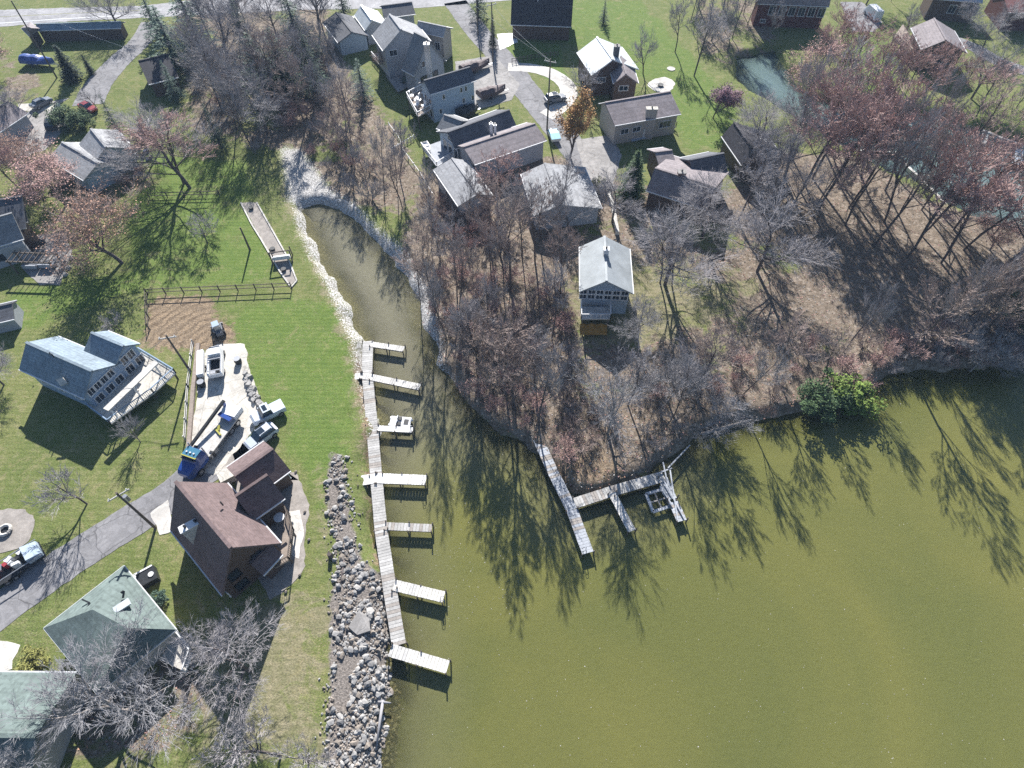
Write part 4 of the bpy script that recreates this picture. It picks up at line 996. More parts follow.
def car(a, b, label, paint, cat='car', kind='suv', name='parked_car', group=None):
    rz, L_ = heading(a, b, .7); p = P((a[0] + b[0]) / 2, (a[1] + b[1]) / 2, .7); p.z = G + .036
    L_ = max(4.2, min(6.0, L_)); W_ = .93 if L_ < 5 else 1.0
    r_ = place(name, label, cat, p, rz, group); h = L_ / 2
    if kind == 'pickup':
        m = MB(); loft(m, [(-h, W_ * .97, .5, 1.08, W_ * .92), (-h + .05, W_, .4, 1.12, W_ * .95), (h * .28, W_, .35, 1.12, W_ * .95), (h * .5, W_, .35, 1.14, W_ * .9), (h * .9, W_ * .97, .4, 1.05, W_ * .82), (h, W_ * .86, .45, .9, W_ * .7)]); m.build('body', M[paint], r_)
        m = MB(); loft(m, [(-h * .26, W_ * .9, 1.08, 1.3, W_ * .86), (-h * .22, W_ * .88, 1.08, 1.86, W_ * .76), (h * .24, W_ * .88, 1.08, 1.88, W_ * .76), (h * .46, W_ * .88, 1.08, 1.15, W_ * .84)]); m.build('cabin', M['glass_b'], r_)
        lbox(r_, 'roof', (h * .02, 0, 1.89), (L_ * .23, W_ * 1.52, .07), paint)
        lbox(r_, 'sunroof', (h * .06, 0, 1.93), (L_ * .12, W_ * 1.0, .03), 'glass')
        lbox(r_, 'bed_cover', (-h * .62, 0, 1.14), (L_ * .36, W_ * 1.76, .06), paint)
        lbox(r_, 'bonnet', (h * .7, 0, 1.09), (L_ * .17, W_ * 1.5, .06), paint)
    else:
        top = 1.62 if kind == 'suv' else 1.4
        m = MB(); loft(m, [(-h, W_ * .86, .45, .92, W_ * .8), (-h * .92, W_ * .97, .32, 1.02, W_ * .86), (0, W_, .3, 1.02, W_ * .9), (h * .45, W_, .3, 1.02, W_ * .86), (h * .88, W_ * .95, .34, .88, W_ * .76), (h, W_ * .8, .42, .72, W_ * .66)]); m.build('body', M[paint], r_)
        m = MB(); bk = -h * (.88 if kind == 'suv' else .65); loft(m, [(bk, W_ * .86, .98, 1.06, W_ * .82), (bk + .28, W_ * .87, .98, top - .03, W_ * .7), (h * .1, W_ * .87, .98, top, W_ * .7), (h * .42, W_ * .87, .98, 1.06, W_ * .82)]); m.build('cabin', M['glass_b'], r_)
        lbox(r_, 'roof', ((bk + .3 + h * .1) / 2, 0, top + .01), (h * .1 - bk - .35, W_ * 1.4, .06), paint)
        if kind == 'suv': lbox(r_, 'sunroof', (-h * .12, 0, top + .05), (L_ * .2, W_ * .95, .02), 'glass')
        for s_ in (-1, 1):
            m = MB(); m.beam((bk + .4, s_ * W_ * .66, top + .09), (h * .05, s_ * W_ * .66, top + .09), .05, .05); m.build('roof_bar', M['dark'], r_)
    for x in (-h * .62, h * .62):
        for s_ in (-1, 1): wheel(r_, x, s_ * (W_ - .09), .38 if kind != 'car' else .33)
    for s_ in (-1, 1):
        lbox(r_, 'headlight', (h * .955, s_ * W_ * .62, .72), (.12, .34, .16), 'steel'); lbox(r_, 'tail_light', (-h * .985, s_ * W_ * .72, .82), (.06, .2, .22), 'p_red')
        lbox(r_, 'mirror', (h * .36, s_ * (W_ + .1), 1.1), (.14, .2, .16), paint)
    return r_
car((284, 405), (252, 421), 'silver white pickup truck parked nose to the concrete pad', 'p_silver', 'pickup truck', 'pickup', 'pickup_truck')
car((274, 427), (248, 446), 'white sport utility car parked next to the brown roofed garage', 'p_silver', 'car', 'suv')
car((545, 100), (566, 96), 'dark car parked on the curve of the crescent drive', 'p_grey', 'car', 'suv')
car((50, 129), (53, 117), 'black car parked on the pale court left of the green bushes', 'p_black', 'car', 'suv')
car((36, 105), (46, 100), 'grey car beside the pale slab path at upper left', 'p_grey', 'car', 'car')
car((81, 104), (94, 110), 'small red car at the end of the lane behind green bushes', 'p_red', 'car', 'car')
# white van upper right
p = P(871, 17, 0); p.z = G; r_ = place('white_van', 'white van on the grey drive beside the red house', 'van', p, R(100))
m = MB(); loft(m, [(-2.6, .95, .35, 2.3, .85), (1.3, .98, .35, 2.35, .88), (2.0, .96, .35, 1.5, .86), (2.6, .85, .4, 1.1, .75)]); m.build('body', M['p_white'], r_)
lbox(r_, 'windscreen', (1.72, 0, 1.86), (.5, 1.5, .35), 'glass'); 
for x in (-1.6, 1.6):
    for s_ in (-1, 1): wheel(r_, x, s_ * .88, .36)
# box truck standing on the pad
p = P(219, 366, 0); p.z = G + .04; rz, _ = heading((219, 378), (219.5, 350)); r_ = place('utility_truck', 'white utility truck with open dark bed standing on the concrete pad', 'truck', p, rz); r_.scale = (.85, .82, .85)
m = MB(); loft(m, [(.6, 1.05, .5, 2.3, .95), (1.9, 1.05, .5, 2.35, .92), (2.5, 1.02, .5, 1.6, .95), (3.2, .95, .55, 1.35, .85)]); m.build('cab', M['p_white'], r_)
lbox(r_, 'windscreen', (2.2, 0, 2.02), (.35, 1.7, .25), 'glass')
b0 = lbox(r_, 'bed_floor', (-1.3, 0, .95), (3.6, 2.0, .12), 'dark')
for s_ in (-1, 1): lbox(r_, 'bed_side', (-1.3, s_ * 1.02, 1.35), (3.6, .3, .9), 'p_white')
lbox(r_, 'tailgate', (-3.1, 0, 1.3), (.12, 2.1, .7), 'p_white'); lbox(r_, 'rack', (-.2, 0, 2.05), (.12, 2.2, .12), 'steel'); lbox(r_, 'rack', (-2.6, 0, 2.05), (.12, 2.2, .12), 'steel')
for s_ in (-1, 1): lbox(r_, 'ladder_rail', (-1.2, s_ * 1.05, 2.05), (3.6, .08, .08), 'steel')
lbox(r_, 'tool_box', (-2.3, .4, 1.2), (.7, .8, .4), 'steel'); lbox(r_, 'tool_box', (-2.0, -.5, 1.15), (.6, .6, .3), 'rubber')
for x in (-1.7, 2.2):
    for s_ in (-1, 1): wheel(r_, x, s_ * .95, .42, .28)
# enclosed trailer
p = P(203, 367, 0); p.z = G + .04; r_ = place('white_trailer', 'narrow white trailer parked along the left side of the concrete pad', 'trailer', p, heading((203, 380), (203.5, 352))[0]); r_.scale = (.85, .62, .75)
m = MB(); loft(m, [(-2.6, .7, .6, 1.5, .66), (2.3, .7, .6, 1.5, .66), (2.7, .6, .65, 1.3, .55)]); m.build('body', M['p_white'], r_)
m = MB(); m.beam((-2.6, 0, .55), (-3.6, 0, .5), .1, .1); m.build('drawbar', M['dark'], r_)
for s_ in (-1, 1): wheel(r_, -.4, s_ * .74, .3, .2)
# mixer / barrel things on pad
for x_, y_, lb in ((239, 363, 'dark round drum standing on the sunlit right part of the concrete pad'), (203, 386, 'dark bin standing on the pad below the white trailer')):
    p = P(x_, y_); p.z = G + .04; r_ = place('barrel', lb, 'barrel', p, 0)
    m = MB(); m.tube([(0, 0, 0), (0, 0, .45), (0, 0, .9)], [.42, .5, .42], 14); m.build('drum', M['dark'], r_); m = MB(); m.tube([(0, 0, .9), (0, 0, .95)], .45, 14); m.build('lid', M['steel'], r_)
# skid steer
p = P(220, 333, 0); p.z = G; r_ = place('skid_steer', 'grey skid steer loader on the bare dirt above the concrete pad', 'loader', p, R(120)); r_.scale = (.85, .85, .85)
lbox(r_, 'chassis', (0, 0, .7), (2.2, 1.1, .7), 'p_grey'); cb = lbox(r_, 'cab', (.1, 0, 1.6), (1.1, .95, 1.1), 'steel'); lbox(r_, 'roof', (.1, 0, 2.2), (1.25, 1.05, .1), 'siding_lblue', cb)
for s_ in (-1, 1):
    m = MB(); m.beam((-1.0, s_ * .68, 1.5), (1.3, s_ * .68, .9), .14, .22); m.build('lift_arm', M['p_grey'], r_)
    for x in (-.65, .65): wheel(r_, x, s_ * .72, .42, .3)
m = MB(); m.beam((1.6, -1.0, .3), (1.6, 1.0, .3), .7, .12); m.beam((1.35, -1.0, .55), (1.35, 1.0, .55), .1, .6); m.build('bucket', M['steel'], r_)
# roll-back truck with boom
rz, L_ = heading((232, 412), (189, 469), .8); p = P(212, 442, .9); p.z = G + .04
r_ = place('boom_truck', 'blue cabbed flatbed truck with a long folded boom on the driveway', 'truck', p, rz)
hl = 5.2
m = MB(); m.beam((-hl, 0, .85), (hl - 1, 0, .85), .8, .3); m.build('chassis', M['dark'], r_)
m = MB(); m.box((-1.55, 0, 1.15), (7.1, 2.45, .2)); m.build('flatbed', M['cream'], r_)
m = MB(); loft(m, [(2.1, 1.15, .7, 2.75, 1.0), (3.3, 1.15, .7, 2.8, 1.0), (3.75, 1.12, .7, 2.0, 1.02), (4.9, 1.02, .7, 1.75, .88), (5.2, .9, .75, 1.5, .78)]); cb = m.build('cab', M['p_blue'], r_)
m = MB(); m.box((2.75, 0, 2.83), (1.15, 1.9, .08)); m.build('cab_roof', M['p_teal'], cb)
m = MB(); m.box((3.36, 0, 2.8), (.2, 2.05, .12)); m.build('visor', M['yellow'], cb)
m = MB(); m.box((3.58, 0, 2.4), (.12, 1.85, .5), M=Matrix.Rotation(R(28), 3, 'Y')); m.build('windscreen', M['glass'], cb)
for k in (-.5, 0, .5): lbox(r_, 'beacon', (2.9, k, 2.95), (.16, .2, .14), 'trim', cb)
for s_ in (-1, 1):
    m = MB(); m.tube([(1.95, s_ * .95, 1.0), (1.95, s_ * .95, 3.2)], .09, 8); m.build('exhaust', M['steel'], r_)
    lbox(r_, 'fuel_tank', (1.2, s_ * 1.0, .75), (1.3, .5, .5), 'steel')
    for x in (-3.6, -2.3, 3.9): wheel(r_, x, s_ * 1.0, .5, .34)
    lbox(r_, 'outrigger', (1.4, s_ * 1.15, .9), (.3, .5, .9), 'dark')
m = MB(); m.beam((-5.0, -1.0, 2.6), (2.0, -1.45, 1.75), .3, .34); bm_ = m.build('boom', M['dark'], r_)
m = MB(); m.beam((-4.7, -1.0, 1.2), (-4.7, -1.0, 2.5), .35, .35); m.build('boom_post', M['p_blue'], r_)
m = MB(); m.box((-4.4, .1, 1.6), (1.6, 2.2, .7)); m.build('ballast_box', M['white'], r_)
m = MB(); m.beam((-3.4, -.9, 1.9), (-3.1, 1.0, 1.8), .5, .35); m.build('crane_base', M['p_blue'], r_)
m = MB(); m.beam((-1.6, -.5, 1.35), (-1.0, .8, 1.4), .2, .16); m.beam((-1.5, .1, 1.35), (-2.1, -.2, 1.5), .3, .16); m.build('lifting_bracket', M['yellow'], r_)
# trailer of bric-a-brac at left edge
rz, L_ = heading((-6, 580), (36, 553), .6); p = P(14, 567, .6); p.z = G
r_ = place('loaded_trailer', 'open trailer loaded with dark and red equipment at the left edge', 'trailer', p, rz)
lbox(r_, 'bed', (0, 0, .6), (6.0, 2.3, .14), 'dark')
m = MB(); loft(m, [(1.5, 1.1, .7, 1.7, 1.0), (2.9, 1.05, .7, 1.3, .9)]); m.build('windshield', M['siding_lblue'], r_)
for k in range(12):
    lbox(r_, 'equipment', (random.uniform(-2.8, 1.4), random.uniform(-.9, .9), 1.0), (random.uniform(.3, .8), random.uniform(.2, .6), random.uniform(.3, .9)), random.choice(['dark', 'p_red', 'steel', 'trim', 'p_grey']), rz=random.uniform(0, 3))
m = MB()
for s_ in (-1, 1): m.beam((-3, s_ * 1.12, 1.3), (3, s_ * 1.12, 1.3), .08, .08)
m.build('rail', M['steel'], r_)
for x in (-1.2, -.3):
    for s_ in (-1, 1): wheel(r_, x, s_ * 1.15, .34)
# fire ring on gravel circle
p = P(6, 531, .0); p.z = G + .036; r_ = place('fire_ring', 'pale stone fire ring in the middle of the gravel circle', 'fire pit', p, 0)
m = MB(); pts = []
for i in range(17):
    a = i / 16 * 2 * math.pi; pts.append((math.cos(a) * .62, math.sin(a) * .62, .22))
m.tube(pts, .2, 6, False); m.build('stone_ring', M['cream'], r_); m = MB(); m.tube([(0, 0, 0), (0, 0, .1)], .45, 14); m.build('ash_bed', M['dark'], r_)
p = P(660.5, 86); p.z = G + .03; m = MB(); m.tube([(p.x, p.y, p.z), (p.x, p.y, p.z + .3)], [.5, .62], 12); tag(m.build('fire_bowl', M['dark'], None, tuple(p)), 'dark fire bowl in the middle of the round pale patio', 'fire pit')
for x_, y_, r0, lb in ((671, 69, 0.9, 'pale round lid lying on the lawn above the fire bowl patio'),):
    p = P(x_, y_); m = MB(); m.tube([(p.x, p.y, G - .1), (p.x, p.y, G + .12)], r0, 12); tag(m.build('well_cover', M['cream'], None, tuple(p)), lb, 'cover')
# grill by green house
p = P(150, 579); p.z = G; r_ = place('hot_tub', 'dark hot tub with a white rim beside the sage green roof', 'hot tub', p, .6)
lbox(r_, 'shell', (0, 0, .45), (1.9, 1.7, .9), 'dark'); lbox(r_, 'rim', (-.1, .85, .93), (1.9, .18, .1), 'white'); lbox(r_, 'rim', (-1.0, 0, .93), (.18, 1.7, .1), 'white'); m = MB(); m.tube([(.5, -.1, .92), (.5, -.1, 1.0)], .3, 10); m.build('cover_ring', M['trim'], r_)
# swing on the gravel strip
p = P(283, 260, 0); p.z = G; rz, _ = heading((276, 262), (291, 260)); r_ = place('porch_swing', 'white bench swing on dark posts standing on the gravel strip', 'swing', p, rz)
lbox(r_, 'seat', (0, 0, .55), (2.6, 1.0, .12), 'white'); lbox(r_, 'backrest', (0, -.5, .9), (2.6, .1, .6), 'white')
for sx in (-1, 1):
    for sy in (-1, 1): m = MB(); m.beam((sx * 1.5, sy * .8, 0), (sx * 1.5, sy * .45, 2.1), .16, .16); m.build('post', M['postwood'], r_)
m = MB(); m.beam((-1.6, -.45, 2.1), (1.6, -.45, 2.1), .14, .14); m.build('top_beam', M['postwood'], r_)
for x_, y_, lb in ((251.5, 209, 'small dark stone at the top of the gravel strip'), (284, 270.5, 'dark round fire bowl on the gravel strip below the swing'), (273, 250, 'dark stump on the gravel strip above the swing')):
    p = P(x_, y_); m = MB(); m.tube([(p.x, p.y, G), (p.x, p.y, G + .4)], [.35, .42], 9); tag(m.build('fire_bowl' if 'bowl' in lb else 'stump', M['dark'], None, tuple(p)), lb, 'fire bowl' if 'bowl' in lb else 'stump')
# edging kerbs of the gravel strip
for a_, lb in (([(241, 203), (252, 225), (262, 241), (280, 272), (290, 286)], 'pale timber edging on the left of the gravel strip'), ([(257, 203), (275, 235), (288, 258), (297, 281), (291, 288)], 'pale timber edging on the right of the gravel strip')):
    m = MB(); q = [P(*k) for k in a_]
    for a, b in zip(q[:-1], q[1:]): m.beam(a + Vector((0, 0, .08)), b + Vector((0, 0, .08)), .22, .2)
    tag(m.build('edging', M['cream'], None, tuple(q[0])), lb, 'edging')

# ------------------------------------------------------------------ fences, walls
def rail_fence(pts, label, h=1.2, post=2.6, rails=2, mat='postwood', name='rail_fence', cat='fence', pw=.13):
    q = [P(*k) for k in pts]; loc = tuple(q[0]); r_ = root(name, label, cat, loc)
    m = MB(); posts = []
    for a, b in zip(q[:-1], q[1:]):
        k = max(1, round((b - a).length / post))
        for i in range(k + 1): posts.append(a.lerp(b, i / k))
        for j in range(rails):
            z = Vector((0, 0, h * (j + 1) / rails - .1)); m.beam(a + z, b + z, .07, .1)
    m.build('rail', M[mat], r_, loc)
    for v in posts[:90]:
        m = MB(); m.beam(v, v + Vector((0, 0, h + .1)), pw, pw); m.build('post', M[mat], r_, loc)
rail_fence([(148, 295), (292, 289)], 'dark rail fence along the top of the bare dirt patch', 1.3, 2.7)
rail_fence([(150, 330), (148, 295)], 'short dark rail fence beside the bare dirt at the left', 1.3, 2.7)
rail_fence([(150, 198), (220, 196)], 'thin dark rail fence across the upper lawn', 1.1, 3)
rail_fence([(512, 63), (535, 59), (558, 56)], 'dark picket fence along the bright green lawn by the street', 1.0, .9)
rail_fence([(389, 126), (398, 138), (402, 146)], 'white line fence along the gravel court by the inlet houses', .7, 2, 1, 'trim')
rail_fence([(392, 152), (414, 139)], 'white picket rail beside the gravel court', .8, .8, 1, 'trim')
rail_fence([(403, 152), (420, 175), (433, 197)], 'white wire fence on the slope below the canvas roofed house', .8, 3, 1, 'trim')
rail_fence([(194, 344), (189, 388), (186, 440)], 'pale split rail fence along the left side of the concrete pad', .9, 2.4, 2, 'dockwood_n')
def wallrun(pts, label, h, wd, mat, name='retaining_wall'):
    q = [P(*k) for k in pts]; m = MB()
    for a, b in zip(q[:-1], q[1:]): m.beam(a + Vector((0, 0, h / 2)), b + Vector((0, 0, h / 2)), wd, h)
    tag(m.build(name, M[mat], None, tuple(q[0])), label, 'wall')
wallrun([(199, 345), (194, 390), (190, 440), (189, 468)], 'rough timber wall along the left side of the concrete pad', .45, .5, 'deckwood')
wallrun([(606, 190), (612, 205), (617, 235)], 'pale stone wall beside the white cottage drive', .7, .6, 'cream')
# seawalls and docks in the upper channel
def seawall(pts, label, z=0.7, mat='cream'):
    q = [P(*k, z - G) for k in pts]; m = MB()
    for a, b in zip(q[:-1], q[1:]): m.beam(a - Vector((0, 0, .6)), b - Vector((0, 0, .6)), .5, 1.3)
    tag(m.build('seawall', M[mat], None, tuple(q[0])), label, 'wall')
seawall([(983, 130), (1000, 137), (1030, 147)], 'pale seawall along the green channel at the right edge')
seawall([(903, 162), (925, 182), (945, 203), (970, 224)], 'pale seawall behind the right grove of trees')
seawall([(838, 154), (858, 150), (897, 152)], 'pale seawall stretch glimpsed through the bare grove')
seawall([(868, 108), (882, 90)], 'short pale dock wall beyond the reddish trees')
dock('jetty', 'small grey jetty with a boat lift in the green channel at the right edge', [(1019, 148), (1016, 164)], 1.8, 0.8, bd_grey)
dock('jetty', 'small jetty below the pale seawall at the left of the green channel', [(985, 134), (983, 144)], 1.2, 0.8, bd_old)
# blocks stacked along right side of pad
for i in range(12):
    t = i / 11; x_, y_ = 247 + 12 * t, 374 + 32 * t; p = P(x_, y_); m = MB()
    p.x += random.uniform(-.35, .35); p.y += random.uniform(-.2, .2); m.slab([(p.x + math.cos(a_) * random.uniform(.3, .55), p.y + math.sin(a_) * random.uniform(.3, .5), G + random.uniform(.35, .6)) for a_ in (0.2, 1.3, 2.5, 3.6, 4.9)], .5); m.box((p.x + random.uniform(-.3, .3), p.y + random.uniform(-.3, .3), G + .25), (.4, .35, .5), random.uniform(0, 3))
    tag(m.build('stone_block', M['rock_l'], None, (p.x, p.y, G)), 'rough pale block in the row along the right edge of the concrete pad', 'block', 'blocks along the concrete pad')

# ------------------------------------------------------------------ outdoor furniture
def chair_at(px_, h, mat, label, group, rz=0, name='garden_chair', sc=1.0):
    p = P(*px_, h); r_ = root(name, label, 'chair', tuple(p), rz, group); r_.scale = (sc,) * 3
    lbox(r_, 'seat', (0, 0, .42), (.6, .6, .08), mat); m = MB(); m.box((-.3, 0, .78), (.08, .6, .7)); m.build('backrest', M[mat], r_)
    for sx in (-.26, .26):
        for sy in (-.26, .26): m = MB(); m.beam((sx, sy, 0), (sx, sy, .4), .05, .05); m.build('leg', M[mat], r_)
for k, (x_, y_, lb) in enumerate([(412, 98, 'upper left corner'), (418, 100, 'upper middle'), (424, 95, 'house side'), (417, 107, 'lower left'), (424, 108, 'lower middle'), (430, 104, 'lower right')]):
    chair_at((x_, y_), 2.6, 'white', 'white deck chair on the slate roofed house deck, ' + lb, 'white deck chairs', random.uniform(0, 6), sc=1.25)
def table_at(px_, h, mat, label, r0=.6):
    p = P(*px_, h); r_ = root('garden_table', label, 'table', tuple(p)); m = MB(); m.tube([(0, 0, .68), (0, 0, .74)], r0, 14); m.build('tabletop', M[mat], r_); m = MB(); m.tube([(0, 0, 0), (0, 0, .68)], .07, 6); m.build('leg', M[mat], r_)
table_at((418, 103), 2.6, 'white', 'round white table among the white deck chairs', .7)
table_at((40, 248), .04, 'dark', 'dark round table on the blue grey terrace at left', .9)
for x_, y_, lb in ((36, 244, 'left of'), (45, 246, 'right of'), (41, 253, 'below')): chair_at((x_, y_), .04, 'p_grey', 'dark chair on the blue grey terrace, %s the dark round table' % lb, 'terrace chairs', random.uniform(0, 6))
p = P(42, 270); r_ = root('pergola', 'dark pergola frame at the lower edge of the blue grey terrace', 'pergola', (p.x, p.y, G), -.05)
for sx in (-3.2, 3.2):
    for sy in (-1.0, 1.0): m = MB(); m.beam((sx, sy, 0), (sx, sy, 2.4), .18, .18); m.build('post', M['postwood'], r_)
for sy in (-1.0, 1.0): m = MB(); m.beam((-3.5, sy, 2.5), (3.5, sy, 2.5), .16, .22); m.build('beam', M['postwood'], r_)
for k in range(9): m = MB(); m.beam((-3.2 + .8 * k, -1.4, 2.66), (-3.2 + .8 * k, 1.4, 2.66), .08, .12); m.build('slat', M['postwood'], r_)
for x_, y_, lb in ((33, 268, 'left'), (49, 267, 'right')):
    p = P(x_, y_, .04); r_ = root('sofa', 'dark outdoor sofa under the pergola, ' + lb + ' one', 'sofa', tuple(p), 0); lbox(r_, 'seat', (0, 0, .25), (2.2, .9, .45), 'p_grey'); lbox(r_, 'backrest', (0, -.4, .6), (2.2, .2, .6), 'siding_grey')
    for sx in (-1, 1): lbox(r_, 'armrest', (sx * 1.05, 0, .45), (.2, .9, .55), 'p_grey')
p = P(66, 266, 0); m = MB(); 
for k, (x_, y_) in enumerate(((64, 262), (69, 268), (72, 258), (66, 275), (62, 270))):
    p = P(x_, y_); m = MB(); m.tube([(p.x, p.y, G), (p.x, p.y, G + .35)], [.4, .3], 7); tag(m.build('garden_rock', M['rock_l' if k % 2 else 'rock'], None, (p.x, p.y, G)), 'pale rock at the right rim of the blue grey terrace', 'rock', 'terrace rocks')
# ladders and mooring posts on the docks
for x_, y_, lb in ((425, 484, 'wide bright white finger dock'), (444, 600, 'second southernmost finger dock'), (586, 551, 'long weathered straight pier'), (419, 389, 'second finger dock from the north')):
    p = P(x_, y_, ZD - G); r_ = root('dock_ladder', 'small metal ladder at the outer end of the ' + lb, 'ladder', (p.x, p.y, 0))
    for sy in (-.22, .22): m = MB(); m.tube([(0, sy, -.6), (0, sy, ZD + .55), (-.25, sy, ZD + .62), (-.4, sy, ZD + .1)], .035, 6); m.build('rail', M['steel'], r_)
    for k in range(4): m = MB(); m.beam((0, -.22, -.3 + .35 * k), (0, .22, -.3 + .35 * k), .06, .04); m.build('rung', M['steel'], r_)

# ------------------------------------------------------------------ poles and wires
tops = {}
def pole(key, base, hh, label, arm=True, az=0.0, transformer=False):
    b = P(*base); r_ = root('utility_pole', label, 'utility pole', tuple(b), az)
    m = MB(); m.tube([(0, 0, 0), (0, 0, hh)], [.17, .11], 8); m.build('shaft', M['postwood'], r_)
    if arm: m = MB(); m.beam((-1.1, 0, hh - .5), (1.1, 0, hh - .5), .12, .14); m.build('crossarm', M['dockwood'], r_)
    for k in (-.9, .9) if arm else (0,):
        m = MB(); m.tube([(k, 0, hh - .43), (k, 0, hh - .2)], .06, 6); m.build('insulator', M['trim'], r_)
    if transformer: m = MB(); m.tube([(.3, 0, hh - 2.0), (.3, 0, hh - 1.1)], .24, 10); m.build('transformer', M['steel'], r_)
    tops[key] = b + Vector((0, 0, hh - .3))
pole('a', (155.5, 528), 8.8, 'utility pole with white fittings beside the driveway and brown roofed house', True, .7, True)
pole('b', (190.5, 371.5), 7.5, 'dark utility pole with crossarm left of the concrete pad', True, .2)
pole('c', (547, 130), 13.5, 'tall utility pole rising beside the crescent drive', True, -.4)
pole('d', (57, 78), 15.0, 'tall pole between the blue covered boat and the dark cypress', False)
pole('e', (493, 62), 12.0, 'utility pole on the street edge above the covered boats', True, .5)
pole('f', (478, 35), 11.0, 'grey pole on the left edge of the street near the top', False)
pole('g', (250, 250), 4.5, 'thin leaning post on the lawn beside the gravel strip', False)
def wire(a, b, label, sag=.6, r=.022, mat='steel'):
    a = a if isinstance(a, Vector) else tops[a]; b = b if isinstance(b, Vector) else tops[b]; pts = []
    for i in range(13): t = i / 12; p = a.lerp(b, t); p.z -= sag * 4 * t * (1 - t); pts.append(p)
    m = MB(); m.tube(pts, r, 4); tag(m.build('power_line', M[mat], None, tuple(a)), label, 'wire')
wire('c', 'e', 'power line from the crescent drive pole up to the street pole')
wire('c', P(455, -12, 10), 'power line from the crescent drive pole to the top edge houses')
wire('e', P(440, -40, 10), 'power line leaving the street pole towards the top edge')
wire('d', P(105, -40, 10), 'pale power line running to the top edge over the highway')
wire('d', P(140, 52, 6), 'pale wire crossing the lane towards the black roofed house')
wire('b', P(100, 372, 5), 'wire from the dark utility pole to the blue house')
# ------------------------------------------------------------------ vegetation
def rot_away(d, ang, rnd):
    a = d.cross(Vector((rnd.uniform(-1, 1), rnd.uniform(-1, 1), rnd.uniform(-1, 1))))
    if a.length < 1e-3: a = d.cross(Vector((1, 0, 0)))
    a.normalize(); return (Matrix.Rotation(ang, 3, a) @ d).normalized()
def grow(seed, H, kids, ratios, trunkf=0.45, r0=0.28, ang=(28, 55), up=0.10, jit=0.09, lean=0.05, twr=0.017, stems=1, wood_lev=1):
    rnd = random.Random(seed); tr = MB(); cr = MB(); tips = []
    def br(p, d, L_, r, lev):
        n = (6, 5, 4, 3, 2, 1, 1)[lev]; pts = [p]; ds = []
        for i in range(n):
            j = jit * (1 if lev else .45)
            d = (d + Vector((rnd.gauss(0, j), rnd.gauss(0, j), rnd.gauss(0, j) + (up if lev else .03)))).normalized()
            p = p + d * (L_ / n); pts.append(p); ds.append(d)
        end = .42 if lev else .5
        rad = [max(twr * .5, r * (1 - (1 - end) * i / n)) for i in range(n + 1)]
        last = lev >= len(kids)
        if last: rad[-1] = twr * .35; tips.append((pts[-1], d)); tips.append((pts[0].lerp(pts[-1], .5), d))
        if lev <= wood_lev: tr.tube(pts, rad, 7 if lev == 0 else 5, False)
        else: cr.tube(pts, rad, 4 if lev == 2 else 3, False)
        if last: return
        k = kids[lev]; lo = trunkf if lev == 0 else .28
        k = max(1, int(round(k * rnd.uniform(.8, 1.2))))
        for c in range(k):
            t = lo + (1 - lo) * ((c + rnd.uniform(.2, .9)) / k); t = min(t, .999); i = min(int(t * n), n - 1); f = t * n - i
            q = pts[i].lerp(pts[i + 1], f); rr = rad[i] * (1 - f) + rad[i + 1] * f
            a = R(rnd.uniform(*ang) * (1, 1, .85, .75, .7, .7)[lev]); nd = rot_away(ds[i], a, rnd)
            if lev == 0 and nd.z < .25: nd.z = .25 + rnd.random() * .3; nd.normalize()
            if nd.z < -.15: nd.z *= -.5; nd.normalize()
            ll = L_ * ratios[lev] * rnd.uniform(.75, 1.2) * (1.15 - .5 * t if lev else 1.2 - .45 * t)
            br(q, nd, ll, max(twr, rr * rnd.uniform(.45, .68)), lev + 1)
        # leader
        br(pts[-1], ds[-1], L_ * ratios[lev] * .9, max(twr, rad[-1] * .9), lev + 1)
    for s_ in range(stems):
        if stems == 1: d = Vector((rnd.gauss(0, lean), rnd.gauss(0, lean), 1)).normalized(); p = Vector((0, 0, -.1))
        else:
            a = rnd.uniform(0, 6.28); t = rnd.uniform(.15, .75); d = Vector((math.cos(a) * t, math.sin(a) * t, 1)).normalized(); p = Vector((math.cos(a) * .25 * rnd.random(), math.sin(a) * .25 * rnd.random(), -.1))
        br(p, d, H * (.62 if stems == 1 else .5) * (rnd.uniform(.7, 1.1) if stems > 1 else 1), r0, 0)
    return tr, cr, tips
def leaves(tips, n, size, seed, spread=.35):
    rnd = random.Random(seed); m = MB()
    for i in range(n):
        p, d = rnd.choice(tips); p = p + Vector((rnd.gauss(0, spread), rnd.gauss(0, spread), rnd.gauss(0, spread * .8)))
        a = Vector((rnd.uniform(-1, 1), rnd.uniform(-1, 1), rnd.uniform(-.6, .6))).normalized(); b = a.cross(Vector((rnd.uniform(-1, 1), rnd.uniform(-1, 1), 1))).normalized()
        s_ = size * rnd.uniform(.6, 1.3); m.add([p - a * s_, p + b * s_ * .6, p + a * s_, p - b * s_ * .6], [(0, 1, 2, 3)])
    return m
PROTO = {}
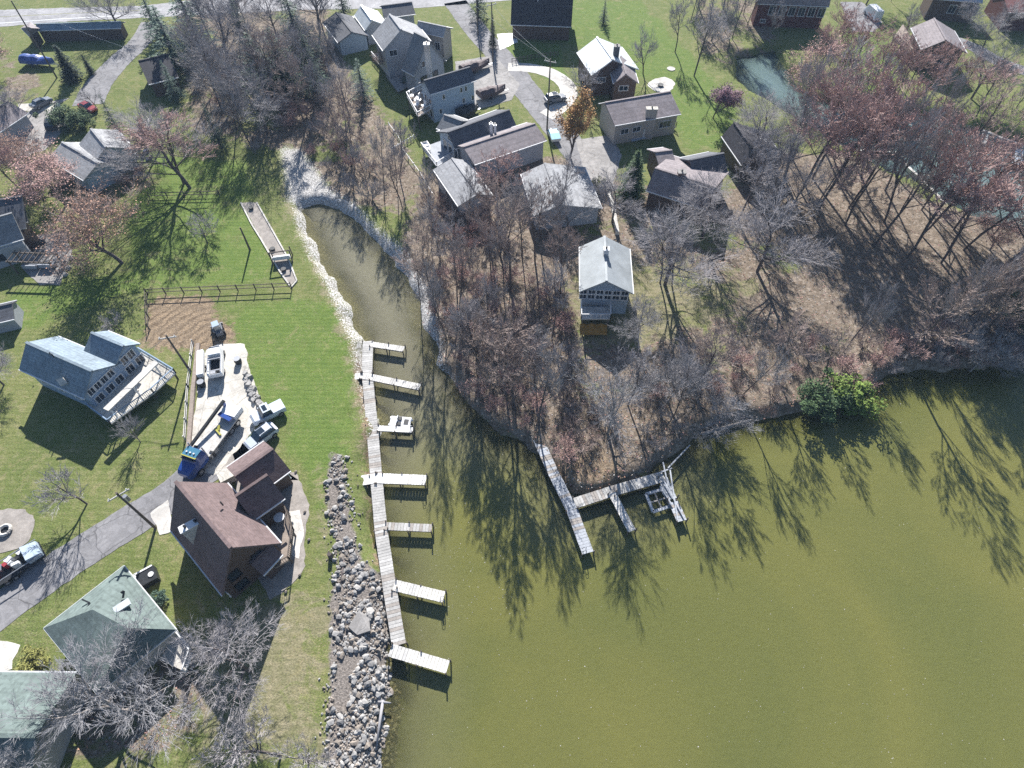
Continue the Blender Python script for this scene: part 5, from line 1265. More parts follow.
def proto(key, seed, H, kids, ratios, bark='bark', twig='twig', leaf=None, nleaf=0, lsize=.12, name='bare_tree', lspread=.35, wide=.5, **kw):
    tr, cr, tips = grow(seed, H, kids, ratios, **kw)
    zmax = max(v[2] for v in cr.v); k = H / zmax
    rr = sorted(math.hypot(v[0], v[1]) * k for v in cr.v); g = wide * H / rr[int(len(rr) * .95)]
    def wd_(x, y, z):            # widen the crown without thickening the foot of the trunk
        f = 1 + (g - 1) * min(1, max(0, z * k / (H * .35)))
        return (x * k * f, y * k * f, z * k)
    for mb in (tr, cr): mb.v = [wd_(*v) for v in mb.v]
    tips = [(Vector(wd_(*p)), d) for p, d in tips]
    def mesh(mb, nm, mt):
        me = D.meshes.new(nm); me.from_pydata(mb.v, [], mb.f); me.materials.append(M[mt])
        if nm == 'trunk': me.polygons.foreach_set('use_smooth', [True] * len(me.polygons))
        return me
    ms = [('trunk', mesh(tr, 'trunk', bark)), ('crown', mesh(cr, 'crown', twig))]
    if leaf: ms.append(('leaves', mesh(leaves(tips, nleaf, lsize, seed, lspread), 'leaves', leaf)))
    PROTO[key] = (name, H, ms)
def put(key, p, H, label, cat='tree', sx=1.0, rz=None, group=None, name=None, tilt=(0, 0)):
    nm, H0, ms = PROTO[key]; s_ = H / H0
    o = D.objects.new(name or nm, None); COL.objects.link(o)
    o.location = (p[0], p[1], p[2]); o.rotation_euler = (tilt[0], tilt[1], random.uniform(0, 6.28) if rz is None else rz); o.scale = (s_ * sx, s_ * sx, s_)
    tag(o, label, cat, group)
    for n_, me in ms:
        c = D.objects.new(n_, me); COL.objects.link(c); c.parent = o
    return o
def ground_z(x, y):
    i = int(np.clip(np.searchsorted(ax, x), 1, len(ax) - 1)); j = int(np.clip(np.searchsorted(ay, y), 1, len(ay) - 1))
    fx = min(1, max(0, (x - ax[i - 1]) / (ax[i] - ax[i - 1]))); fy = min(1, max(0, (y - ay[j - 1]) / (ay[j] - ay[j - 1])))
    return float((Z[j - 1, i - 1] * (1 - fx) + Z[j - 1, i] * fx) * (1 - fy) + (Z[j, i - 1] * (1 - fx) + Z[j, i] * fx) * fy)
K5 = (8, 6, 5, 4, 3); R5 = (.80, .62, .62, .62, .7)
# spreading yard trees
for i in range(3): proto('oak%d' % i, 11 + i, 14, K5, R5, trunkf=.4, r0=.36, ang=(32, 62), up=.07)
for i in range(3): proto('pale%d' % i, 31 + i, 14, K5, R5, bark='bark_l', twig='twig_l', trunkf=.35, r0=.34, ang=(30, 60), up=.07, twr=.02)
for i in range(3): proto('tall%d' % i, 51 + i, 20, (8, 5, 4, 4, 3), (.38, .55, .55, .55, .6), trunkf=.42, r0=.17, ang=(25, 48), up=.14, twr=.018, wide=.27)
for i in range(2): proto('tallb%d' % i, 61 + i, 20, (8, 5, 4, 4, 3), (.38, .55, .55, .55, .6), twig='twig_b', trunkf=.42, r0=.16, ang=(25, 48), up=.14, twr=.02, wide=.30)
for i in range(3): proto('red%d' % i, 71 + i, 18, (8, 5, 4, 4, 3), (.42, .55, .55, .55, .6), twig='twig_r', leaf='leaf_pink', nleaf=1300, lsize=.075, trunkf=.52, r0=.16, ang=(28, 52), up=.12, twr=.022, name='reddish_tree', wide=.36)
for i in range(2): proto('rust%d' % i, 81 + i, 12, K5, R5, twig='twig_b', leaf=('leaf_rust', 'leaf_pink')[i], nleaf=6000, lsize=.11, trunkf=.4, r0=.32, ang=(32, 62), up=.05, name='rust_tree')
for i in range(2): proto('small%d' % i, 91 + i, 7, (6, 5, 5, 4), (.7, .6, .6, .6), trunkf=.3, r0=.14, ang=(30, 55), up=.1, twr=.018, wide=.45, name='small_bare_tree')
proto('fan', 95, 7, (9, 6, 5, 4), (.85, .6, .6, .6), twig='twig_l', bark='bark_l', trunkf=.15, r0=.14, ang=(20, 40), up=.05, twr=.018, wide=.36, name='small_bare_tree')
for i, (tw, bk) in enumerate((('twig_b', 'bark'), ('twig_r', 'bark'), ('twig', 'bark_l'), ('twig_l', 'bark_l'))):
    proto('shrub%d' % i, 101 + i, 3.6, (4, 4, 4), (.6, .6, .65), bark=bk, twig=tw, trunkf=.2, r0=.035, ang=(18, 42), up=.08, twr=.015, stems=9, wood_lev=0, wide=.6, name='bare_shrub')
proto('leafshrub', 111, 3.2, (4, 4, 4), (.6, .6, .65), twig='twig_r', leaf='leaf_pink', nleaf=700, lsize=.07, trunkf=.2, r0=.035, ang=(20, 50), up=.05, twr=.016, stems=10, wood_lev=0, wide=.6, name='bare_shrub')
proto('purple', 121, 7, (7, 5, 5, 4), (.7, .6, .6, .6), twig='twig_r', leaf='leaf_purple', nleaf=5000, lsize=.13, trunkf=.25, r0=.15, ang=(28, 50), name='purple_tree')
proto('orange', 122, 9, (9, 5, 4, 4), (.42, .55, .6, .6), twig='twig_b', leaf='leaf_orange', nleaf=5000, lsize=.13, trunkf=.15, r0=.15, ang=(18, 34), up=.18, wide=.26, name='orange_tree')
def conifer(key, seed, H, rb, mat, dens=1.0, name='conifer', droop=.25, rows=26):
    rnd = random.Random(seed); m = MB(); tr = MB(); tr.tube([(0, 0, -.1), (0, 0, H * .5), (0, 0, H * .97)], [H * .018, H * .012, .02], 7, False)
    for k in range(rows):
        t = .06 + .93 * k / (rows - 1); z = H * t; L_ = rb * (1 - t) ** .8 * rnd.uniform(.8, 1.15) + .15; nb = int((5 + 7 * (1 - t)) * dens)
        for b in range(nb):
            a = rnd.uniform(0, 6.283); LL = L_ * rnd.uniform(.7, 1.12); n = max(2, int(LL / .17))
            for i in range(n):
                f = (i + rnd.random()) / n; q = Vector((math.cos(a) * LL * f, math.sin(a) * LL * f, z - droop * LL * f * f + rnd.gauss(0, .06)))
                for e in range(2):
                    s_ = rnd.uniform(.1, .22) * (H / 9) ** .3; dv = Vector((math.cos(a + rnd.gauss(0, .9)), math.sin(a + rnd.gauss(0, .9)), rnd.gauss(0, .35))).normalized(); sv = dv.cross(Vector((rnd.gauss(0, .4), rnd.gauss(0, .4), 1))).normalized()
                    qq = q + sv * rnd.gauss(0, .14); m.add([qq - dv * s_, qq + sv * s_ * .35, qq + dv * s_ * 1.2, qq - sv * s_ * .35], [(0, 1, 2, 3)])
    me1 = D.meshes.new('trunk'); me1.from_pydata(tr.v, [], tr.f); me1.materials.append(M['bark'])
    me2 = D.meshes.new('crown'); me2.from_pydata(m.v, [], m.f); me2.materials.append(M[mat])
    PROTO[key] = (name, H, [('trunk', me1), ('crown', me2)])
conifer('pine', 5, 14, 3.4, 'needle_b', name='pine_tree'); conifer('dpine', 6, 12, 3.2, 'needle', name='pine_tree'); conifer('cypress', 7, 8, 1.5, 'needle_d', 1.6, 'cypress_tree', .1, 34)
conifer('arbor', 8, 9, 2.3, 'leaf_green', 2.2, 'evergreen_tree', .1, 40)
def bush(key, seed, rx, rz, mat, n, size=.15, name='green_bush'):
    rnd = random.Random(seed); m = MB(); tr = MB()
    for k in range(7):
        a = rnd.uniform(0, 6.28); tr.tube([(0, 0, -.1), (math.cos(a) * rx * .3, math.sin(a) * rx * .3, rz * .8), (math.cos(a) * rx * .6, math.sin(a) * rx * .6, rz * 1.4)], [.06, .04, .015], 5, False)
    lobes = [(Vector((rnd.gauss(0, .42) * rx, rnd.gauss(0, .42) * rx, rz * rnd.uniform(.3, 1.7) )), rnd.uniform(.14, .36) * rx) for _ in range(34)]
    for i in range(n):
        c_, r_ = rnd.choice(lobes); v = Vector((rnd.gauss(0, 1), rnd.gauss(0, 1), rnd.gauss(0, 1))).normalized() * r_ * rnd.uniform(.55, 1.15); q = c_ + v
        if q.z < .05: q.z = abs(q.z) + .05
        a = Vector((rnd.uniform(-1, 1), rnd.uniform(-1, 1), rnd.uniform(-.6, .6))).normalized(); b = a.cross(Vector((rnd.gauss(0, .5), rnd.gauss(0, .5), 1))).normalized(); s_ = size * rnd.uniform(.6, 1.3)
        m.add([q - a * s_, q + b * s_ * .6, q + a * s_, q - b * s_ * .6], [(0, 1, 2, 3)])
    me1 = D.meshes.new('trunk'); me1.from_pydata(tr.v, [], tr.f); me1.materials.append(M['bark'])
    me2 = D.meshes.new('crown'); me2.from_pydata(m.v, [], m.f); me2.materials.append(M[mat])
    PROTO[key] = (name, rz * 2, [('trunk', me1), ('crown', me2)])
bush('bgreen', 1, 2.4, 1.6, 'leaf_green', 5200, .12); bush('blime', 2, 2.0, 1.5, 'leaf_lime', 4200, .12); bush('byellow', 3, 1.4, .8, 'leaf_yellow', 3600, .085, 'yellow_bush'); bush('bpale', 4, 1.6, 1.1, 'needle_b', 3000, .12)

def at(x, y): p = P(x, y); return Vector((p.x, p.y, ground_z(p.x, p.y) if True else G))
T = [  # (kind, base x, base y, height, spread, label)
 ('rust0', 122, 263, 13, 1.3, 'big rust leaved tree leaning over the left terrace'),
 ('oak1', 190, 188, 15, 1.25, 'broad pinkish grey tree standing beside the pale house'),
 ('small0', 208, 244, 6, 1.1, 'small bare tree alone on the upper lawn, right of the rust leaved tree'),
 ('rust1', 66, 206, 10, 1.5, 'pinkish leaved tree just below the pale blue grey house'),
 ('red2', 20, 190, 10, 1.2, 'pink brown tree at the left edge above the grey gabled house'),
 ('oak0', 24, 124, 9, 1.3, 'bare tree at the left edge with its trunk beside the slab path'),
 ('rust1', -6, 75, 9, 1.3, 'rusty crown cut by the left edge near the blue covered boat'),
 ('small1', 97, 108, 5, 1, 'crooked small tree beside the red car'),
 ('oak1', 122, 32, 11, 1.3, 'bare tree with wide shadow at the right end of the long shed'),
 ('cypress', 74, 80, 7, 1.8, 'dark cypress with a pointed top beside the lane'),
 ('cypress', 92, 74, 4, 1.3, 'shorter dark cypress to the right of the pointed one'),
 ('bgreen', 68, 125, 3.6, 1.2, 'round dark green bush beside the pale court'),
 ('bgreen', 84, 128, 3.0, 1.1, 'lighter green bush between the court and the red car'),
 ('dpine', 118, 130, 7, 1.0, 'dark green conifer right of the pale blue grey house'),
 ('pine', 178, 66, 12, 1.9, 'bluish green pine by the upper end of the lane'),
 ('pine', 200, 50, 14, 1.8, 'tall bluish pine beside the highway'),
 ('tall1', 222, 112, 17, 1.0, 'tall bare tree at the left fringe of the upper woods'),
 ('dpine', 222, 150, 9, .8, 'dark conifer at the edge of the upper lawn'),
 ('dpine', 252, 62, 13, 1.0, 'dark conifer in the middle of the upper woods'),
 ('small1', 120, 330, 4, 1.2, 'low bare tree behind the blue house'),
 ('oak2', 4, 385, 6, 1.2, 'dark bare tree at the left edge below the blue house'),
 ('fan', 140.5, 442, 5.0, 1.0, 'small fan shaped bare tree at the foot of the blue house deck'),
 ('small0', 87, 504, 7.5, 1.0, 'crooked bare tree in the lower left yard with a long thin shadow'),
 ('pale0', 132, 715, 11, 1.3, 'wide bare tree spreading over the sage green roof'),
 ('pale2', 40, 800, 8, 1.2, 'pale bare tree over the corner house'),
 ('tall2', 281, 756, 12, 1.2, 'bare tree with a dark trunk forking beside the riprap'),
 ('oak2', 250, 672, 10, 1.1, 'dense grey bare tree below the brown roofed house'),
 ('small1', 309, 758, 7, .9, 'thin bare tree on the lawn nearest the riprap'),
 ('byellow', 34, 668, 2.0, 1.0, 'yellow green bush beside the corner house drive'),
 ('bpale', 162, 600, 1.4, .8, 'small green shrub beside the dark hot tub'),
 ('oak1', 665, 285, 15, 1.1, 'large grey tree with several trunks right of the white cottage'),
 ('tall0', 660, 283, 14, 1.1, 'second grey trunk of the clump right of the white cottage'),
 ('tall2', 672, 286, 13, 1.1, 'third grey trunk of the clump, nearest the leafy clearing'),
 ('oak2', 757, 272, 15, 1.0, 'lone big bare tree on the clearing between clump and grove'),
 ('pale1', 638, 340, 8.5, .9, 'pale bare tree right of the orange planter'),
 ('pale2', 668, 402, 8, 1.0, 'pale bare tree at the front of the clearing'),
 ('oak0', 694, 385, 9, .9, 'bare grey tree near the bank below the clearing'),
 ('pale0', 715, 425, 7, 1.2, 'whitish willowy tree leaning over the water on the bank'),
 ('pale1', 975, 366, 8, 1.2, 'whitish bare tree on the right bank over the blue shadowed water'),
 ('pale0', 1012, 362, 7, 1.1, 'whitish bare tree at the right edge of the bank'),
 ('tallb0', 511, 292, 17, .9, 'tall brown twigged tree above the thicket in front of the taupe roof'),
 ('red0', 497, 205, 11, 1.1, 'pinkish tree overlapping the taupe roof'),
 ('tallb1', 460, 318, 16, .75, 'tall dark tree at the left side of the thicket'),
 ('tall1', 420, 300, 11, .7, 'bare tree on the pale silt bank of the inlet'),
 ('tall0', 384, 188, 14, .8, 'tall bare trunk between the silt bank and the gravel court'),
 ('tall2', 398, 196, 12, .7, 'thin bare tree right of the tall trunk by the gravel court'),
 ('tall2', 560, 212, 12, .9, 'grey bare tree in front of the silvery roof'),
 ('small1', 568, 230, 8, 1.1, 'bare tree on the slope left of the white cottage'),
 ('orange', 570, 158, 13, .9, 'narrow orange brown tree between street and silvery roof'),
 ('arbor', 630, 200, 9.5, 1.15, 'upright dense green tree right of the street end'),
 ('byellow', 597, 190, 2, .8, 'small bright yellow bush at the end of the street'),
 ('purple', 713, 118, 7, 1.1, 'purple leaved tree beside the pond bank'),
 ('tall1', 694, 76, 15, 1.2, 'tall grey tree by the pond and bright lawn'),
 ('small1', 643, 74, 11, .8, 'slim bare tree alone on the bright lawn'),
 ('tall0', 675, 52, 13, 1.2, 'bare tree behind the fire bowl patio'),
 ('small0', 585, 102, 8, 1.2, 'bare tree on the left of the white patched house'),
 ('oak2', 971, 99, 13, 1.0, 'tall forked bare tree on the lawn right of the brown gabled house'),
 ('small0', 1016, 108, 6, 1.0, 'bare tree at the right edge above the seawall'),
 ('small1', 905, 36, 8, 1.1, 'crooked bare tree at the deck corner of the brown gabled house'),
 ('bgreen', 820, 404, 3.5, 1.3, 'dull green bush on the bank left of the bright one'),
 ('blime', 848, 400, 4.2, 1.2, 'bright lime green bush on the bank over the water'),
 ('bgreen', 1020, 325, 4.0, 1.3, 'dark green bush at the right edge behind the whitish trees'),
 ('cypress', 493, 48, 7, .8, 'narrow dark conifer beside the white driveway'),
 ('dpine', 478, 20, 10, 1.1, 'dark conifer at the top of the street'),
 ('pine', 364, 98, 8, 1.5, 'bluish green conifer left of the slate roofed house'),
 ('rust0', 388, 72, 6, .8, 'small reddish leaved tree against the big grey house'),
 ('bpale', 412, 84, 2.2, 1.2, 'pale green shrub at the foot of the steep roofed house'),
 ('dpine', 603, 24, 5, 1.2, 'small dark conifer at the edge of the bright lawn'),
 ('red2', 850, 60, 7, 1.2, 'low red leaved tree below the red house'),
 ('rust1', 990, 250, 7, 1.2, 'orange red leaved tree near the right edge of the grove'),
 ('oak1', 350, 118, 12, .8, 'grey bare tree left of the gravel court'),
 ('dpine', 288, 95, 13, 1.5, 'dark conifer low in the upper woods, right side'),
 ('dpine', 303, 62, 14, 1.6, 'dark conifer high in the upper woods, right side'),
 ('pine', 178, 100, 8, 1.1, 'bluish conifer right of the small black roofed house'),
 ('dpine', 268, 100, 13, 1.7, 'dark conifer at the centre of the upper woods shadow'),
 ('dpine', 318, 96, 12, 1.2, 'dark conifer at the house side of the upper woods'),
 ('pine', 160, 38, 10, 1.6, 'bluish pine at the corner of lane and highway'),
 ('red1', 184, 184, 15, 1.5, 'airy pinkish tree just left of the broad grey tree by the pale house'),
 ('oak0', 160, 150, 11, 1.2, 'bare grey tree between the pale house and the black roofed house'),
 ('rust0', 30, 178, 9, 1.3, 'pink brown tree at left between the slab court and the grey gabled house'),
 ('oak1', 702, 238, 13, 1.1, 'broad grey bare tree in front of the wide dark house'),
 ('tall1', 738, 222, 14, 1.2, 'slim grey bare tree at the right corner of the wide dark house'),
 ('oak2', 612, 222, 11, .9, 'grey bare tree at the upper left corner of the white cottage'),
 ('tallb1', 540, 240, 13, 1.1, 'brown bare tree on the slope below the silvery roof'),
 ('tallb0', 488, 238, 13, 1.1, 'brown bare tree below the canvas roofed house'),
 ('tall0', 500, 255, 15, 1.3, 'tall grey bare tree below the taupe roof, left of its neighbour'),
 ('tall2', 535, 262, 14, 1.2, 'tall grey bare tree below the taupe roof, nearer the cottage'),
 ('dpine', 345, 20, 9, 1.1, 'dark conifer beside the white roofed house'),
]
LEAN = {(190, 188): (-.22, -.26), (122, 263): (-.12, -.3), (24, 124): (-.1, -.2), (971, 99): (-.1, .12), (87, 504): (-.1, -.25)}
for kd, x, y, H_, sp, lb in T:
    ln = LEAN.get((x, y)); put(kd, at(x, y), H_, lb, 'bush' if kd[0] == 'b' and H_ < 6 else 'tree', sp, tilt=ln or (0, 0), rz=0 if ln else None)
def inside(p, poly):
    ins = False; n = len(poly)
    for i in range(n):
        x0, y0 = poly[i]; x1, y1 = poly[(i + 1) % n]
        if (y0 <= p[1]) != (y1 <= p[1]) and p[0] < x0 + (p[1] - y0) / (y1 - y0) * (x1 - x0): ins = not ins
    return ins
KINDWORD = {'oak': 'wide grey', 'tal': 'slim grey', 'red': 'reddish leaved', 'rus': 'rusty', 'pal': 'pale', 'shr': 'bare', 'lea': 'pink flecked'}
SHW = {'shrub0': 'brown', 'shrub1': 'reddish', 'shrub2': 'grey', 'shrub3': 'whitish', 'tallb0': 'slim brown', 'tallb1': 'slim brown'}
def where(label, kd, q, xs, ys, hrel):
    a = SHW.get(kd) or KINDWORD[kd[:3]]
    size = 'low' if hrel < .33 else ('tall' if hrel > .66 else 'middling')
    fx = (q[0] - min(xs)) / (max(xs) - min(xs)); fy = (q[1] - min(ys)) / (max(ys) - min(ys))
    return '%s %s %s, %s %s' % (size, a, label, ('left', 'centre', 'right')[min(2, int(fx * 3))], ('front', 'middle', 'back')[min(2, int(fy * 3))])
def wood_region(kinds, polypx, n, dmin, hr, label, group, cat='tree', seed=0, sp=(.85, 1.15), dry_only=True, zoff=0):
    rnd = random.Random(seed); poly = [(P(*k).x, P(*k).y) for k in polypx]; xs = [k[0] for k in poly]; ys = [k[1] for k in poly]; got = []; tries = 0
    while len(got) < n and tries < n * 80:
        tries += 1; q = (rnd.uniform(min(xs), max(xs)), rnd.uniform(min(ys), max(ys)))
        if not inside(q, poly) or any((q[0] - g[0]) ** 2 + (q[1] - g[1]) ** 2 < dmin ** 2 for g in got): continue
        z = ground_z(*q)
        if dry_only and z < .25: continue
        got.append(q); kd = rnd.choice(kinds)
        HH = rnd.uniform(*hr); put(kd, (q[0], q[1], z + zoff), HH, where(label, kd, q, xs, ys, (HH - hr[0]) / (hr[1] - hr[0])), cat, rnd.uniform(*sp), rnd.uniform(0, 6.28), group, tilt=(rnd.gauss(0, .04), rnd.gauss(0, .04)))
wood_region(['tall0', 'tall1', 'tallb0', 'tall2', 'oak1'], [(205, 18), (260, 10), (335, 20), (345, 60), (330, 105), (300, 150), (265, 165), (235, 150), (215, 110), (195, 70)], 22, 5, (11, 17), 'tree of the upper woods', 'upper woods trees', seed=1)
wood_region(['tallb0', 'tallb1', 'tall2'], [(330, 130), (375, 130), (410, 190), (395, 225), (355, 205), (300, 150)], 6, 5, (9, 13), 'tree above the pale silt bank', 'silt slope trees', seed=2)
wood_region(['shrub0', 'shrub1', 'shrub2', 'leafshrub'], [(215, 60), (320, 60), (340, 120), (395, 190), (380, 205), (330, 180), (290, 160), (240, 150), (220, 110)], 34, 2.6, (2, 4), 'shrub under the upper woods', 'upper woods shrubs', 'shrub', seed=3)
wood_region(['red0', 'red1', 'red2', 'tallb0', 'tallb1', 'tall0', 'tall2'], [(785, 150), (830, 150), (880, 165), (945, 205), (985, 228), (1000, 240), (1000, 285), (970, 275), (930, 265), (890, 255), (850, 240), (800, 200)], 28, 5.0, (18, 23), 'tree of the right grove', 'right grove trees', seed=4)
wood_region(['tall1', 'tall2', 'oak1'], [(735, 160), (790, 160), (830, 215), (800, 240), (750, 215)], 7, 4.5, (11, 15), 'tree beside the right grove', 'grey trees beside the grove', seed=5)
wood_region(['red0', 'red1', 'red2', 'rust1'], [(775, 90), (830, 60), (870, 85), (900, 85), (905, 105), (850, 103), (812, 96), (790, 80)], 9, 5, (10, 14), 'tree across the channel', 'far bank red trees', seed=6)
wood_region(['red0', 'red2'], [(905, 90), (950, 90), (985, 120), (950, 118), (905, 106)], 5, 5, (9, 12), 'tree by the channel lawn', 'channel lawn trees', seed=16)
wood_region(['tall0', 'tall1', 'oak1', 'tall2'], [(690, 5), (770, 5), (775, 35), (750, 60), (715, 55), (690, 35)], 14, 4.5, (9, 14), 'tree in the wood above the pond', 'pond wood trees', seed=7)
wood_region(['tall0', 'tall1', 'oak1'], [(850, 0), (1024, 0), (1030, 50), (985, 52), (955, 30), (895, 20)], 8, 6, (7, 11), 'tree among the top right houses', 'top right trees', seed=8)
wood_region(['tallb0', 'tall2', 'tall0', 'tall1'], [(430, 210), (470, 225), (560, 250), (562, 330), (575, 400), (560, 440), (520, 430), (480, 400), (450, 360), (432, 300)], 16, 5, (12, 17), 'tree rising from the thicket', 'thicket trees', seed=9, sp=(.6, .9))
wood_region(['shrub0', 'shrub1', 'shrub0', 'leafshrub', 'leafshrub', 'shrub2'], [(430, 250), (470, 270), (560, 290), (572, 330), (590, 400), (600, 440), (560, 470), (520, 440), (480, 405), (452, 370), (436, 320)], 60, 1.9, (1.6, 3.0), 'shrub in the dense thicket', 'thicket shrubs', 'shrub', seed=10)
wood_region(['shrub2', 'shrub3', 'shrub0', 'leafshrub'], [(570, 405), (640, 400), (700, 385), (735, 345), (800, 340), (870, 345), (880, 385), (850, 405), (800, 412), (745, 420), (690, 445), (620, 450), (580, 460)], 30, 2.4, (1.4, 3.0), 'shrub on the bank below the clearing', 'bank shrubs', 'shrub', seed=11)
wood_region(['shrub3', 'shrub2', 'shrub1', 'leafshrub'], [(870, 345), (940, 335), (1045, 320), (1045, 350), (980, 370), (890, 375)], 24, 2.0, (2.0, 3.8), 'shrub on the shaded right bank', 'right bank shrubs', 'shrub', seed=12)
wood_region(['shrub1', 'leafshrub', 'shrub0'], [(440, 195), (480, 205), (500, 250), (470, 262), (440, 240), (425, 210)], 16, 1.8, (2, 3.6), 'shrub below the canvas roofed house', 'slope shrubs', 'shrub', seed=13)
wood_region(['shrub0', 'shrub2', 'leafshrub'], [(30, 160), (150, 160), (150, 190), (60, 200), (25, 190)], 14, 2.5, (1.5, 3), 'shrub around the pale blue grey house', 'garden shrubs', 'shrub', seed=14)
wood_region(['shrub2', 'shrub3'], [(90, 670), (190, 650), (200, 700), (170, 768), (70, 768)], 3, 2.5, (1.0, 2.0), 'shrub under the wide bare tree at lower left', 'lower left shrubs', 'shrub', seed=15)

wood_region(['tallb0', 'tall0', 'tallb1', 'tall1'], [(462, 385), (545, 452), (560, 440), (530, 395), (478, 350)], 7, 3.6, (12, 16), 'tree beside the straight pier', 'point trees', seed=21)
wood_region(['tall1', 'tall2', 'pale0', 'tallb0'], [(585, 440), (640, 440), (690, 420), (700, 390), (650, 395), (590, 415)], 5, 5, (10, 14), 'tree on the bank above the cross dock', 'cross dock bank trees', seed=22)
wood_region(['tall1', 'tall2', 'tallb1', 'tall0'], [(740, 400), (860, 390), (880, 370), (850, 350), (740, 375)], 5, 6, (10, 14), 'tree beside the bright lime bush', 'bank trees near the lime bush', seed=23)
wood_region(['tallb1', 'tall2', 'tall0'], [(890, 360), (1040, 335), (1040, 300), (900, 325)], 20, 3.6, (13, 18), 'tree along the shaded right bank', 'right bank trees', seed=24)
# ------------------------------------------------------------------ rocks
def rockmesh(seed, mat):
    import bmesh
    rnd = random.Random(seed); bm = bmesh.new(); bmesh.ops.create_icosphere(bm, subdivisions=1, radius=.55)
    ax_ = [Vector((rnd.gauss(0, 1), rnd.gauss(0, 1), rnd.gauss(0, 1))).normalized() for _ in range(7)]; cut = [rnd.uniform(.26, .42) for _ in ax_]
    for v in bm.verts:
        for a, c in zip(ax_, cut):
            k = v.co.dot(a)
            if k > c: v.co -= a * (k - c)
        v.co.z *= .7
    me = D.meshes.new('rock'); bm.to_mesh(me); bm.free(); me.materials.append(M[mat]); return me
M['rock_b'] = pm('brown_rock', (0.27, 0.235, 0.20), 0.35, 0.9, 0.9, 0.6, 0.2, fine=6)
RK = [rockmesh(i, ('rock', 'rock_l', 'rock_b', 'rock_l')[i % 4]) for i in range(8)]
rip = [(P(*k).x, P(*k).y) for k in [(331, 455), (340, 455), (348, 500), (354, 545), (366, 572), (384, 580), (394, 612), (399, 655), (398, 700), (390, 768), (386, 800), (330, 800), (332, 700), (336, 620), (340, 580), (336, 540), (330, 500)]]
rnd = random.Random(3); xs = [k[0] for k in rip]; ys = [k[1] for k in rip]; cnt = 0; small = MB()
spots = []
while len(spots) < 3400:
    q = (rnd.uniform(min(xs), max(xs)), rnd.uniform(min(ys), max(ys)))
    if inside((q[0] + rnd.gauss(0, .7), q[1]), rip) and mnoise.noise(Vector((q[0] * .45, q[1] * .3, 5))) < .33: spots.append((rnd.random() ** 2.2, q))
spots.sort(reverse=True)
ROCKLAB = 'rough grey stone in the riprap band along the inlet shore'
for i, (s_, q) in enumerate(spots):
    z = ground_z(*q)
    if i < 290:
        o = D.objects.new('riprap_rock', rnd.choice(RK)); COL.objects.link(o); k = .30 + .44 * s_
        o.location = (q[0], q[1], z + .08 * k + (.1 if z > .3 else .0)); o.scale = (k * rnd.uniform(.8, 1.3), k * rnd.uniform(.8, 1.2), k * rnd.uniform(.6, 1)); o.rotation_euler = (rnd.uniform(-.3, .3), rnd.uniform(-.3, .3), rnd.uniform(0, 6.28))
        fy_ = min(9, int((q[1] - min(ys)) / (max(ys) - min(ys)) * 10)); fx_ = (q[0] - min(xs)) / (max(xs) - min(xs)); me_ = o.data.materials[0].name
        tag(o, '%s %s stone in the riprap, %s side, %s' % ('flat' if o.scale[2] < k * .75 else 'chunky', 'pale' if 'pale' in me_ else 'grey', ('grass', 'middle', 'water')[min(2, int(fx_ * 3))], ('off the bottom edge', 'at the bottom edge', 'by the driftwood pole', 'below the southernmost finger dock', 'beside the southernmost finger dock', 'beside the big flat slab', 'beside the second last finger dock', 'beside the thin grey finger dock', 'below the wide white finger dock', 'at the narrow north end')[fy_]), 'rock', 'riprap rocks')
    else:
        k = .18 + .34 * s_; src = RK[i % 8]; small.mi = i % 2; a = rnd.uniform(0, 6.28); ca_, sa_ = math.cos(a), math.sin(a)
        small.add([(q[0] + (v.co.x * ca_ - v.co.y * sa_) * k, q[1] + (v.co.x * sa_ + v.co.y * ca_) * k, z + .05 + v.co.z * k) for v in src.vertices], [tuple(p.vertices) for p in src.polygons])
tag(small.build('riprap_rubble', [M['rock_b'], M['rock_l']]), kind='stuff')
m = MB(); q = [P(*k, -.1) for k in ((349, 628), (360, 612), (370, 620), (371, 632), (358, 636))]; m.slab([v + Vector((0, 0, .45 + .1 * (i % 2))) for i, v in enumerate(q)], .3)
tag(m.build('stone_slab', M['concrete'], None, tuple(q[0])), 'big flat grey slab lying in the riprap', 'rock')
p = P(370, 611, .1); o = D.objects.new('white_rock', RK[1].copy()); COL.objects.link(o); o.data.materials[0] = M['cream']; o.location = p; o.scale = (1, .9, .8); tag(o, 'single white boulder just above the big flat slab', 'rock')
p = P(331, 557, 0); m = MB(); m.tube([(p.x, p.y, G), (p.x, p.y, G + .9)], [.3, .24], 8); tag(m.build('stump', M['bark'], None, tuple(p)), 'dark short stump on the grass left of the riprap', 'stump')
# bigger boulders edging the brown house apron and patio of left terrace
for x_, y_ in ((296, 472), (305, 512), (309, 540), (300, 575), (286, 592)):
    p = P(x_, y_); o = D.objects.new('edging_stone', RK[2]); COL.objects.link(o); o.location = (p.x, p.y, G + .12); o.scale = (.45, .4, .4); tag(o, 'small dark stone at the rim of the gravel apron round the brown roofed house', 'rock', 'apron stones')
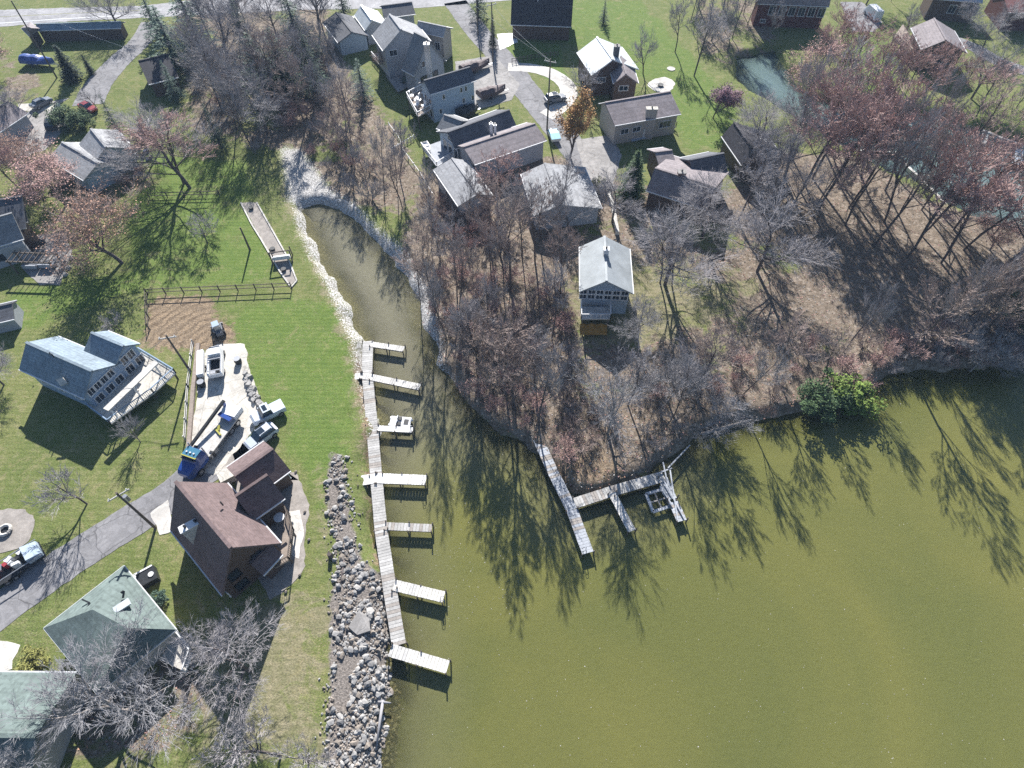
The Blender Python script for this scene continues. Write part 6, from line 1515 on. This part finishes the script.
# small pale specks scattered over the water surface
m = MB(); rnd = random.Random(9)
for i in range(750):
    x_, y_ = rnd.uniform(395, 1024), rnd.uniform(370, 768)
    if rnd.random() < .3: x_, y_ = rnd.uniform(430, 530), rnd.uniform(400, 620)
    q = W(x_, y_); s_ = rnd.uniform(.02, .05) * (1.5 if rnd.random() < .08 else 1); a = rnd.uniform(0, 3.14)
    if not inside((q.x, q.y), [tuple(k) for k in LAKE]): continue
    dx, dy = math.cos(a) * s_, math.sin(a) * s_
    m.add([(q.x - dx, q.y - dy, .012), (q.x + dy * .7, q.y - dx * .7, .02), (q.x + dx, q.y + dy, .012), (q.x - dy * .7, q.y + dx * .7, .02)], [(0, 1, 2, 3)])
tag(m.build('floating_specks', M['cream']), kind='stuff')
# grass tufts and fallen leaves give the lawns and woods a real surface
def scatter(name, mask_, n, size, mats, seed, up=False):
    rnd_ = np.random.RandomState(seed); m = MB(); iy, ix = np.where((mask_ > .5) & (L > .8) & (np.abs(X) < 125) & (Y < 175)); 
    wgt = 1.0 / (1 + (Y[iy, ix] / 60.0) ** 2); wgt /= wgt.sum()
    for k in rnd_.choice(len(iy), n, p=wgt):
        x_ = X[iy[k], ix[k]] + rnd_.uniform(-.4, .4); y_ = Y[iy[k], ix[k]] + rnd_.uniform(-.4, .4); z_ = Z[iy[k], ix[k]] + .03; a = rnd_.uniform(0, 6.28); s_ = size * rnd_.uniform(.6, 1.4)
        dx, dy = math.cos(a) * s_, math.sin(a) * s_; m.mi = int(rnd_.randint(len(mats)))
        m.add([(x_ - dx, y_ - dy, z_), (x_ + dy * .7, y_ - dx * .7, z_ + s_ * .5), (x_ + dx, y_ + dy, z_), (x_ - dy * .7, y_ + dx * .7, z_ + s_ * .3)], [(0, 1, 2, 3)])
    tag(m.build(name, [M[k] for k in mats]), kind='stuff')
scatter('fallen_leaves', litter, 14000, .11, ['leaf_pink', 'leaf_rust', 'rock_l', 'dirt'], 1)

# ------------------------------------------------------------------ air
hz = D.materials.new('haze_air'); hz.use_nodes = True; nt_ = hz.node_tree; nt_.nodes.remove(nt_.nodes['Principled BSDF'])
pv = nt_.nodes.new('ShaderNodeVolumePrincipled'); pv.inputs['Color'].default_value = (.50, .70, 1.0, 1); pv.inputs['Density'].default_value = 0.0002; pv.inputs['Anisotropy'].default_value = 0.0
nt_.links.new(pv.outputs[0], nt_.nodes['Material Output'].inputs['Volume'])
m = MB(); m.box((0, 0, 37.5), (2900, 2900, 79.0)); tag(m.build('haze', hz), kind='stuff')
